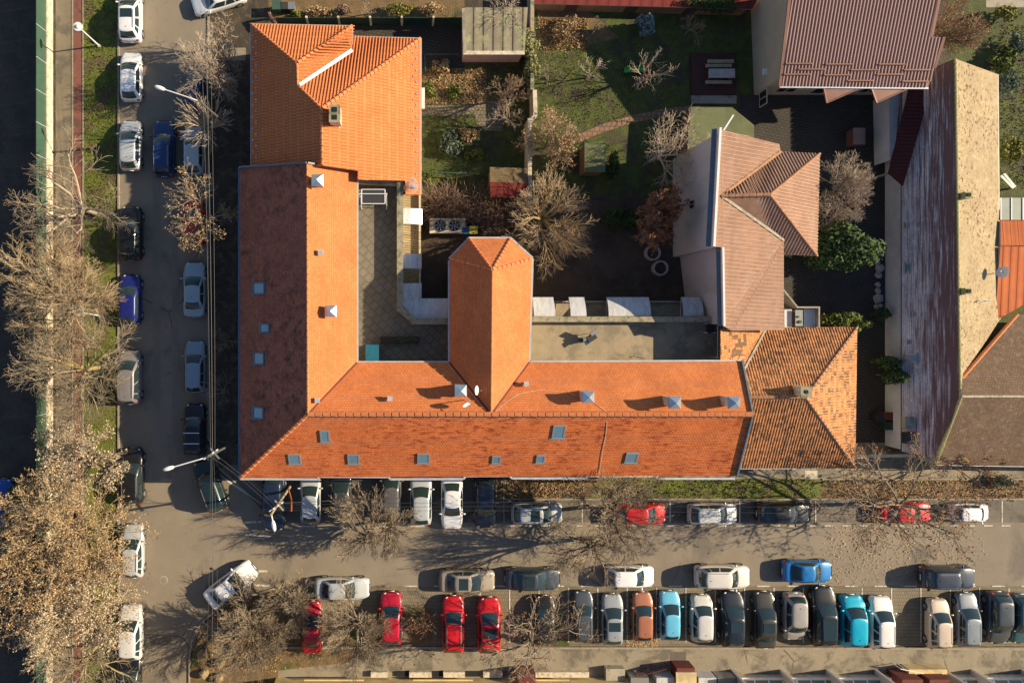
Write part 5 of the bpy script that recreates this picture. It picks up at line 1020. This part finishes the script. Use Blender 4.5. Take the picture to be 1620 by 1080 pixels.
# ------------------------------------------------------------------ TREES AND SHRUBS
def tree(name, label, cat, cx, cy, rpx, ht, seed, base=None, n=(8, 6, 6, 5), ang=(52, 42, 40, 38), twig='twig', bark='bark', leaf=None, nleaf=0, lsz=.09, r0=.17, trunk=.3, tmin=.0105, grav=.03, group=None, jit=.16, kelo=.25):
    rng = random.Random(seed); hc = ht*.72; cen = P(cx, cy, hc); bs = P(*base) if base else Vector((cen.x, cen.y, 0)); Rm = rpx/S*(1-hc/H)
    chains = []; tips = []
    def rv(s): return Vector((rng.gauss(0, s), rng.gauss(0, s), rng.gauss(0, s)))
    def grow(p, d, L, r, lv, nseg):
        pts = [p.copy()]; rads = [r]; r1 = r*.45
        for i in range(nseg):
            d = (d+rv(jit)+Vector((0, 0, grav*(1 if lv < 2 else -.2)))).normalized(); p = p+d*(L/nseg); pts.append(p.copy()); rads.append(r+(r1-r)*(i+1)/nseg)
        chains.append((pts, rads, lv))
        if lv >= len(n)-1: tips.extend(pts[1:]); return
        k = n[lv+1]; a0 = rng.uniform(0, 6.28)
        for j in range(k):
            t = kelo+(1-kelo)*(j+rng.uniform(.2, .9))/k; t = min(t, .99); f = t*nseg; i = int(f); q = pts[i].lerp(pts[i+1], f-i); dd = (pts[i+1]-pts[i]).normalized()
            a_ = a0+j*2.4+rng.uniform(-.4, .4); u = dd.orthogonal().normalized(); v = dd.cross(u); s_ = R(ang[lv+1]*rng.uniform(.6, 1.25))
            nd = dd*math.cos(s_)+(u*math.cos(a_)+v*math.sin(a_))*math.sin(s_)
            grow(q, nd, L*rng.uniform(.45, .68)*(1.15-.45*t), max(tmin, (r+(r1-r)*t)*.62), lv+1, max(2, nseg-1))
    th = ht*trunk; tp = Vector((0, 0, th))
    for j in range(n[0]):
        a_ = 6.2832*(j+rng.uniform(-.3, .3))/n[0]; s_ = R(ang[0]*rng.uniform(.35, 1.3)); d = Vector((math.sin(s_)*math.cos(a_), math.sin(s_)*math.sin(a_), math.cos(s_)))
        grow(tp+Vector((0, 0, rng.uniform(-.25, .1)*th)), d, ht*.5*rng.uniform(.8, 1.1), r0*.55, 0, 5)
    ds = sorted(math.hypot(p.x, p.y) for p in tips); mz = max(p.z for p in tips); q = ds[int(len(ds)*.96)]
    sx = Rm/q; sz = (ht-th)/(mz-th)
    ox, oy = cen.x-bs.x, cen.y-bs.y
    def tr(p): k = min(1, max(0, p.z-th*.6)/(ht*.5)); return Vector((p.x*sx+ox*k, p.y*sx+oy*k, th+(p.z-th)*sz if p.z > th else p.z))
    t = thing(name, label, cat, (bs.x, bs.y, 0), 0, group); tk, cr = MB(), MB()
    tk.tube([(0, 0, -.1), (rng.uniform(-.05, .05), .03, th*.5), tr(tp)], [r0, r0*.85, r0*.75], 9)
    for pts, rads, lv in chains:
        pts = [tr(p) for p in pts]; rads = [max(x, tmin) for x in rads]
        (tk if lv == 0 else cr).tube(pts, rads, 6 if lv == 0 else (4 if lv == 1 else 3), 0, cap=False)
    tk.build('trunk', bark, t)
    mats = [twig]
    if leaf and nleaf:
        mats.append(leaf); tp_ = [tr(p) for p in tips]
        for i in range(nleaf):
            c = rng.choice(tp_)+rv(.06); s_ = lsz*rng.uniform(.6, 1.4); d = rv(1).normalized()*s_; e_ = d.cross(rv(1)); e_ = e_.normalized()*s_*.6
            cr.add([c-d, c+e_, c+d, c-e_], [(0, 1, 2, 3)], 1)
    cr.build('crown', mats, t); return t
G1, G2 = 'bare street trees', 'bare garden trees'
tr_ = lambda *a, **k: tree(a[0], a[1], 'tree', *a[2:], **k)
# side street, right side
tr_('bare_tree', 'small bare tree with radiating twigs at the very top beside the white car', 348, 45, 26, 5.4, 1, n=(12, 6, 5), r0=.09, twig='bark_pale', trunk=.35, group=G1)
tr_('bare_tree', 'twiggy bare tree over the lit patch of the side street', 318, 98, 54, 7.0, 2, n=(13, 7, 6, 3), r0=.12, twig='bark_pale', trunk=.35, group=G1)
tr_('bare_tree', 'small bare tree beside the lit doorway path', 353, 84, 26, 5.4, 3, n=(11, 6, 5), r0=.08, twig='bark_pale', group=G1); tr_('bare_tree', 'small bare tree just above the dark strip by the street lamp arm', 350, 129, 26, 5.4, 4, n=(11, 6, 5), r0=.08, twig='bark_pale', group=G1)
tr_('bare_tree', 'bare tree with long straight shoots radiating like a star over the silver car', 315, 188, 47, 6.6, 5, n=(24, 5, 4), ang=(62, 20, 20), r0=.11, jit=.07, twig='bark_pale', bark='bark_pale', group=G1)
tr_('street_tree', 'tree with scattered dry leaves over the red car on the side street', 300, 338, 66, 7.5, 6, n=(6, 6, 6, 4), r0=.16, leaf='dry_leaf', nleaf=1400, lsz=.07, group=G1)
tr_('bare_tree', 'faint bare tree in the shade between the two black suvs and the long roof', 345, 620, 34, 4.5, 7, n=(6, 4, 4), r0=.07, group=G1)
tr_('bare_tree', 'thin bare tree in the shade left of the roof, beside the grey blue estate', 352, 540, 26, 4.0, 8, n=(6, 4, 4), r0=.06, group=G1)
# west side
tr_('bare_tree', 'wide bare tree with long pale limbs over the green fence and the path', 95, 318, 100, 9.5, 9, n=(8, 6, 6, 4), ang=(60, 45, 40, 38), r0=.22, twig='twig', bark='bark_pale', group=G1)
tr_('bare_tree', 'very dense golden bare crown over the fence, middle of the left edge', 76, 462, 116, 9.5, 10, n=(14, 10, 8, 6), ang=(60, 40, 36, 34), r0=.24, twig='twig_gold', leaf='pale_leaf', nleaf=900, lsz=.04, group=G1)
tr_('bare_tree', 'bare tree with mustard yellow lichened limbs left of the grey people carrier', 102, 590, 98, 9.0, 11, n=(10, 8, 7, 5), r0=.2, twig='twig', bark='bark_yellow', group=G1)
tr_('leafy_tree', 'tree with pale seed clusters above the blue yard car', 118, 742, 84, 8.0, 12, n=(10, 7, 7, 4), r0=.18, leaf='pale_leaf', nleaf=6500, lsz=.07, group=G1)
tr_('leafy_tree', 'big golden leaved tree at the left edge beside the silver estate', 72, 852, 120, 9.5, 13, n=(11, 8, 7, 5), r0=.24, leaf='dry_leaf', nleaf=14500, lsz=.068, twig='twig_gold', group=G1)
tr_('leafy_tree', 'golden leaved crown left of the leaf strewn white suv', 96, 968, 104, 9.5, 14, n=(10, 8, 7, 5), r0=.24, leaf='pale_leaf', nleaf=12500, lsz=.066, twig='twig_gold', group=G1)
tr_('leafy_tree', 'golden leaved crown in the bottom left corner cut by the edge', -8, 945, 112, 9.5, 15, n=(9, 7, 7, 4), r0=.22, leaf='dry_leaf', nleaf=10000, lsz=.07, twig='twig_gold', group=G1)
tr_('bare_tree', 'bare tree with yellow limbs at the bottom left below the golden crowns', 110, 1068, 85, 8.0, 16, n=(9, 7, 6, 5), r0=.18, bark='bark_yellow', group=G1)
# main road
tr_('bare_tree', 'bare street tree over the parked cars left of the silver car, by the long roof', 575, 822, 62, 7.5, 17, base=(590, 850), n=(10, 7, 6, 4), ang=(56, 28, 28, 28), r0=.16, jit=.09, twig='twig', group=G1)
tr_('bare_tree', 'bare twiggy tree with trunk in the road edge above the beige sedan', 612, 848, 52, 6.5, 18, n=(12, 6, 6, 4), ang=(58, 26, 26, 28), jit=.08, r0=.15, twig='twig', group=G1)
tr_('bare_tree', 'large bare tree over the red car and the dry verge', 985, 800, 90, 8.5, 19, base=(935, 800), ang=(54, 32, 30, 30), jit=.11, n=(10, 8, 7, 4), r0=.2, group=G1)
tr_('bare_tree', 'bare tree with dark trunk over the road and the white hatchback', 935, 880, 74, 8.0, 20, base=(930, 850), ang=(56, 32, 30, 30), jit=.11, n=(10, 7, 7, 4), r0=.2, group=G1)
tr_('bare_tree', 'large bare crown on the corner island with many grey shoots', 385, 1010, 78, 5.6, 21, n=(16, 8, 7, 5), ang=(58, 26, 26, 30), r0=.2, jit=.1, twig='twig', group=G1)
tr_('bare_tree', 'bare crown directly left of the leftmost red sedan', 448, 965, 58, 4.6, 22, n=(14, 7, 7, 5), ang=(54, 28, 28, 30), r0=.15, jit=.1, group=G1)
tr_('bare_tree', 'bare tree with straight shoots between the two red cars on the left', 563, 1005, 66, 6.0, 23, n=(15, 7, 7, 5), ang=(56, 24, 26, 30), r0=.17, jit=.09, group=G1)
tr_('bare_tree', 'sparse bare tree with crooked limbs and few leaves over the black car in the bays', 845, 1008, 98, 9.0, 24, base=(835, 1000), n=(7, 6, 5, 4), ang=(60, 45, 42, 40), r0=.2, leaf='brown_leaf', nleaf=420, lsz=.08, bark='bark', jit=.2, group=G1)
tr_('leafy_tree', 'sparse tree with scattered brown leaves over the red sedan on the right', 1430, 800, 128, 10, 25, base=(1400, 790), n=(7, 6, 6, 4), ang=(62, 45, 42, 40), r0=.2, leaf='brown_leaf', nleaf=2400, lsz=.08, bark='bark', group=G1)
tr_('leafy_tree', 'thin tree with brown leaves over the dry verge below the mossy house', 1560, 755, 62, 6, 26, n=(6, 5, 4), r0=.1, leaf='brown_leaf', nleaf=700, group=G1)
tr_('bare_shrub', 'small bare shrub with orange leaves in the planting pit between red cars', 665, 985, 26, 2.2, 27, n=(9, 5, 4), r0=.05, leaf='brown_leaf', nleaf=260, trunk=.1, group=None)
# gardens
tr_('bare_tree', 'bare tree with reddish twigs against the boundary wall of the flower garden', 803, 140, 34, 4.8, 30, n=(9, 6, 5, 3), r0=.1, twig='twig_red', group=G2); tr_('bare_tree', 'bare pale twigged tree above the paved sitting area', 805, 180, 36, 4.5, 31, n=(8, 6, 5), r0=.1, twig='bark_pale', group=G2)
tr_('leafy_tree', 'dense shrub like tree with golden foliage by the curved path', 877, 218, 50, 5.0, 32, n=(10, 7, 6, 4), r0=.12, twig='twig_gold', leaf='dry_leaf', nleaf=4200, lsz=.06, trunk=.15, group=G2)
tr_('bare_tree', 'biggest bare garden tree with bronze limbs right of the hipped wing roof', 872, 338, 88, 8.0, 33, n=(14, 7, 7, 4), ang=(62, 30, 32, 34), r0=.2, twig='twig_gold', bark='bark_yellow', jit=.1, group=G2)
tr_('bare_tree', 'pale pollarded tree with spiky shoots by the olive canopy roof', 1060, 235, 70, 6.5, 34, n=(8, 7, 5, 3), ang=(68, 55, 48, 45), r0=.16, twig='bark_pale', bark='bark_pale', group=G2)
tr_('bare_tree', 'small pale fruit tree in the middle of the back lawn', 940, 108, 28, 3.5, 35, n=(6, 5, 4), r0=.08, twig='bark_pale', bark='bark_pale', group=G2); tr_('bare_tree', 'pale fruit tree above the toy slide', 1030, 108, 38, 4.0, 36, n=(7, 6, 4), r0=.1, twig='bark_pale', bark='bark_pale', group=G2)
tr_('bare_tree', 'small bare tree near the red shed roof, left of the blue spruce', 948, 35, 16, 3, 37, n=(6, 4, 3), r0=.06, group=G2); tr_('bare_tree', 'bare shrub tree right of the blue spruce', 1100, 38, 28, 3, 38, n=(7, 5, 4), r0=.07, twig='twig_red', group=G2)
tr_('leafy_tree', 'tree full of rust brown leaves beside the white gable wall', 1050, 335, 52, 7.8, 39, n=(9, 6, 5, 4), r0=.14, leaf='brown_leaf', nleaf=6500, lsz=.075, twig='twig_red', group=G2)
tr_('bare_tree', 'round bare grey tree between the hipped tile roof and the long narrow house', 1352, 298, 58, 7.0, 40, n=(12, 8, 7, 5), r0=.16, twig='bark_pale', group=G2)
tr_('leafy_tree', 'weeping brown tree at the top right behind the ribbed roof', 1522, 40, 50, 6.5, 41, n=(11, 7, 6, 4), r0=.16, twig='twig_gold', leaf='brown_leaf', nleaf=2600, lsz=.06, group=G2)
tr_('bare_tree', 'tangle of bare vines over the flat shed roof', 800, 20, 42, 3.9, 42, n=(9, 6, 5), r0=.07, trunk=.6, twig='bark_pale', group=G2); tr_('bare_tree', 'small bare tree in the north border with pale limbs', 583, 8, 14, 2.6, 43, n=(5, 4, 3), r0=.05, twig='bark_pale', group=G2)
tr_('bare_tree', 'bare young tree beside the ivy wall on the lawn side', 872, 118, 26, 3.0, 44, n=(6, 5, 4), r0=.06, twig='twig', group=G2)
def shrub(name, label, cx, cy, rx, ry, ht, mat, nl, seed, lsz=.12, cat='shrub', lobes=14, group=None, stem=True, cone=0):
    rng = random.Random(seed); c = P(cx, cy, ht*.6); k = (1-ht*.6/H)/S; ax, ay = rx*k, ry*k; t = thing(name, label, cat, (c.x, c.y, 0), 0, group); mb = MB(); lb = []
    for i in range(lobes):
        a_, q = rng.uniform(0, 6.28), math.sqrt(rng.random())*.72; lb.append((Vector((ax*q*math.cos(a_), ay*q*math.sin(a_), ht*(.35+.4*(1-q)*rng.uniform(.6, 1.2)))), rng.uniform(.25, .42)))
    for i in range(nl):
        o, s_ = lb[i % lobes]; d = Vector((rng.gauss(0, 1), rng.gauss(0, 1), rng.gauss(0, .9))).normalized()*rng.uniform(.7, 1.05)
        p = o+Vector((d.x*ax*s_*1.2, d.y*ay*s_*1.2, d.z*ht*s_*.7)); p.z = max(.03, p.z)
        n_ = (d+Vector((rng.gauss(0, .5), rng.gauss(0, .5), rng.gauss(0, .5)))).normalized(); u = n_.orthogonal().normalized(); v = n_.cross(u); a_ = rng.uniform(0, 6.28); l = lsz*rng.uniform(.6, 1.4)
        e1_, e2_ = (u*math.cos(a_)+v*math.sin(a_))*l, (v*math.cos(a_)-u*math.sin(a_))*l*.5; mb.add([p-e1_, p+e2_, p+e1_, p-e2_], [(0, 1, 2, 3)])
    mb.build('foliage', mat, t)
    if stem: MB().tube([(0, 0, -.05), (0, 0, ht*.5)], [.08, .03], 6).build('stem', 'bark', t)
    return t
shrub('conifer', 'broad dark green conifer below the round bare tree', 1340, 388, 56, 40, 6.5, 'evergreen', 7000, 50, .17, 'tree', 22)
shrub('clipped_bush', 'long yellow green evergreen bush above the pantile house', 1340, 511, 42, 17, 3.8, 'bright_green', 3200, 51, .13, lobes=12)
shrub('blue_spruce', 'small pale blue spruce at the top of the back lawn', 1023, 36, 15, 20, 2.6, 'blue_spruce', 1500, 52, .11, 'tree')
shrub('clipped_bush', 'oval clipped green bush right of the green hut', 971, 261, 13, 26, 1.8, 'evergreen', 1600, 53, .09); shrub('cypress', 'upper dark cypress against the white yard wall', 1408, 575, 18, 12, 4, 'evergreen', 1300, 54, .12, 'tree', group='dark cypresses'); shrub('cypress', 'lower dark cypress against the white yard wall', 1418, 596, 20, 12, 4.2, 'evergreen', 1300, 55, .12, 'tree', group='dark cypresses')
shrub('clipped_bush', 'dark bush at the end of the row of stones', 1398, 497, 14, 11, 2.2, 'evergreen', 900, 56, .1)
shrub('round_bush', 'round pale green bush right of the pale slope, upper one', 1597, 131, 18, 24, 2.0, 'grey_green', 1500, 57, .1); shrub('leafy_bush', 'green leafy bush right of the pale slope, halfway down', 1600, 235, 24, 22, 1.8, 'yellow_green', 1300, 58, .13); shrub('leafy_bush', 'bright fern like bush above the round pale green bush', 1590, 92, 20, 22, 1.6, 'bright_green', 900, 59, .16)
shrub('leafy_bush', 'yellow green bush in the top right corner', 1592, 22, 22, 14, 1.8, 'yellow_green', 900, 60, .13); shrub('leafy_bush', 'grey green bush at the right edge below the weeping brown tree', 1612, 68, 14, 18, 1.6, 'grey_green', 600, 61, .12)
shrub('leafy_bush', 'yellow green shrub by the green fence above the blue yard car', 38, 777, 26, 18, 2.5, 'yellow_green', 1200, 62, .13); shrub('leafy_bush', 'grey green shrub on the dry verge at the right', 1588, 763, 18, 12, 1.4, 'grey_green', 900, 63, .09)
shrub('ivy_clump', 'upper ivy clump on the boundary wall', 832, 70, 20, 28, 3.0, 'ivy', 1900, 64, .1, group='ivy on the wall', stem=False); shrub('ivy_clump', 'lower ivy clump on the boundary wall', 842, 112, 13, 32, 2.8, 'ivy', 1900, 65, .1, group='ivy on the wall', stem=False)
shrub('flowering_shrub', 'grey green spiky shrub in the flower garden', 711, 225, 20, 22, 1.3, 'grey_green', 1100, 66, .13); shrub('dry_shrub', 'orange dry hydrangea like shrub right of the grey green one', 740, 212, 15, 15, 1.1, 'dry_leaf', 700, 67, .12); shrub('dry_shrub', 'round dry shrub by the low green frame', 697, 103, 15, 14, 1.2, 'dry_leaf', 700, 68, .11)
shrub('leafy_bush', 'green tuft on the left side of the bare bed', 682, 142, 13, 13, .6, 'bright_green', 500, 69, .12, stem=False); shrub('leafy_bush', 'green tuft on the right side of the bare bed', 715, 146, 16, 12, .6, 'bright_green', 500, 70, .12, stem=False); shrub('leafy_bush', 'low yellow green plants below the orange dry shrub', 752, 243, 20, 10, .6, 'yellow_green', 500, 71, .12, stem=False)
shrub('leafy_bush', 'small bright green plant above the bare hedge', 715, 308, 10, 6, .6, 'bright_green', 250, 72, .1, stem=False); shrub('leafy_bush', 'small dark green plants at the end of the green rail', 676, 280, 8, 16, .8, 'bright_green', 300, 73, .1, stem=False)
shrub('hedge', 'shaded dark green hedge left of the brown leaved tree', 990, 345, 48, 18, 1.8, 'evergreen', 2600, 74, .11, 'hedge', 20, stem=False)
for i, (x_, y_, a_, b_, m, l) in enumerate(((500, 18, 30, 9, 'dry_leaf', 'dry brown border shrub by the first fence posts'), (545, 16, 18, 10, 'twig_red', 'reddish dry border shrub'), (632, 14, 26, 11, 'yellow_green', 'yellow green border shrub'), (680, 12, 24, 10, 'dry_leaf', 'dry border shrub near the shed'), (470, 22, 12, 5, 'yellow_green', 'small green border plant by the bins'), (900, 45, 30, 22, 'dry_leaf', 'dry undergrowth in the corner of the back lawn'), (1130, 5, 60, 11, 'evergreen', 'dark evergreen mass over the red sheet roof'))): shrub('border_shrub', l, x_, y_, a_, b_, 1.4 if i < 6 else 3.2, m, 800 if i < 6 else 2500, 80+i, .09, stem=False, group='shrubs of the north border' if i < 5 else None)
# hedge of bare stems behind the cooling unit
def bare_hedge(label, x0, y0, x1, y1, wd, ht, nst, seed):
    rng = random.Random(seed); t = thing('bare_hedge', label, 'hedge'); a_, b_ = P(x0, y0, 1), P(x1, y1, 1); mb = MB(); st = MB(); n_ = Vector((-(b_-a_).y, (b_-a_).x, 0)).normalized()
    for i in range(nst):
        p = a_.lerp(b_, rng.random())+n_*rng.gauss(0, wd*.25); p.z = rng.uniform(0, .6); d = Vector((rng.gauss(0, .5), rng.gauss(0, .5), rng.uniform(.4, 1))).normalized(); pts = [p]
        for k in range(5): d = (d+Vector((rng.gauss(0, .35), rng.gauss(0, .35), rng.gauss(0, .25)))).normalized(); p = p+d*ht*.22; pts.append(p)
        mb.tube(pts, [.02, .018, .015, .013, .012, .012], 3, 0, cap=False)
    mb.build('twigs', ['twig_red'], t)
    for i in range(int((b_-a_).length/.9)): p = a_.lerp(b_, (i+.5)/int((b_-a_).length/.9)); st.tube([(p.x, p.y, 0), (p.x+.1, p.y, .9)], [.05, .02], 5)
    st.build('stems', 'bark', t)
bare_hedge('tangled brown bare hedge above the cooling unit', 668, 322, 835, 326, 1.5, 1.9, 1500, 90); bare_hedge('second bare hedge clump between the yellow bin and the big bare tree', 765, 350, 835, 365, 2.2, 1.8, 900, 91)
# ground litter
def litter(name, label, pts, nl, mat, seed, s=.06, z=.05):
    rng = random.Random(seed); mb = MB()
    for i in range(nl):
        x0, y0, x1, y1 = rng.choice(pts); p = P(rng.uniform(x0, x1), rng.uniform(y0, y1)); l = s*rng.uniform(.6, 1.5); a_ = rng.uniform(0, 6.28); u = Vector((math.cos(a_), math.sin(a_), rng.uniform(-.3, .3)))*l; v = Vector((-u.y, u.x, rng.uniform(-.02, .02)))*.6; c = Vector((p.x, p.y, z+rng.uniform(0, .02)))
        mb.add([c-u, c+v, c+u, c-v], [(0, 1, 2, 3)])
    tag(mb.build(name, mat), label, 'leaves', None, 'stuff')
litter('fallen_leaves', 'brown fallen leaves strewn on the road and verge', [(1330, 745, 1480, 790), (1310, 840, 1440, 925), (1300, 830, 1560, 905), (785, 757, 925, 785), (990, 1010, 1040, 1022)], 1700, 'dry_leaf', 100)
litter('pale_leaves', 'pale fallen leaves under the golden trees and on the island', [(131, 640, 240, 1080), (88, 700, 190, 1080), (310, 960, 640, 1060), (1340, 750, 1600, 790), (670, 110, 770, 165)], 2600, 'dry_leaf', 101)
def tufts(name, label, rects, nl, mat, seed, hh=.07):
    rng = random.Random(seed); mb = MB()
    for i in range(nl):
        x0, y0, x1, y1 = rng.choice(rects); p = P(rng.uniform(x0, x1), rng.uniform(y0, y1)); p.z = .0; a_ = rng.uniform(0, 6.28); u = Vector((math.cos(a_), math.sin(a_), 0))*.05; q = p+Vector((rng.gauss(0, .08), rng.gauss(0, .08), hh*rng.uniform(.6, 1.8)))
        mb.add([p-u, p+u, q+u*.3, q-u*.3], [(0, 1, 2, 3)])
    tag(mb.build(name, mat), label, 'grass', None, 'stuff')
tufts('grass_tufts', 'rough green grass of the verges', [(132, 0, 186, 700), (132, 0, 186, 340), (960, 758, 1290, 787), (850, 60, 1080, 200), (670, 100, 840, 310), (1582, 40, 1640, 300)], 12000, 'grass', 110)
tufts('dry_grass', 'dry brown grass and stalks in the planting strips', [(787, 758, 925, 785), (1300, 758, 1620, 787), (335, 960, 440, 1060), (670, 110, 770, 165), (850, 30, 930, 80)], 8000, 'dry_leaf', 111, .10)
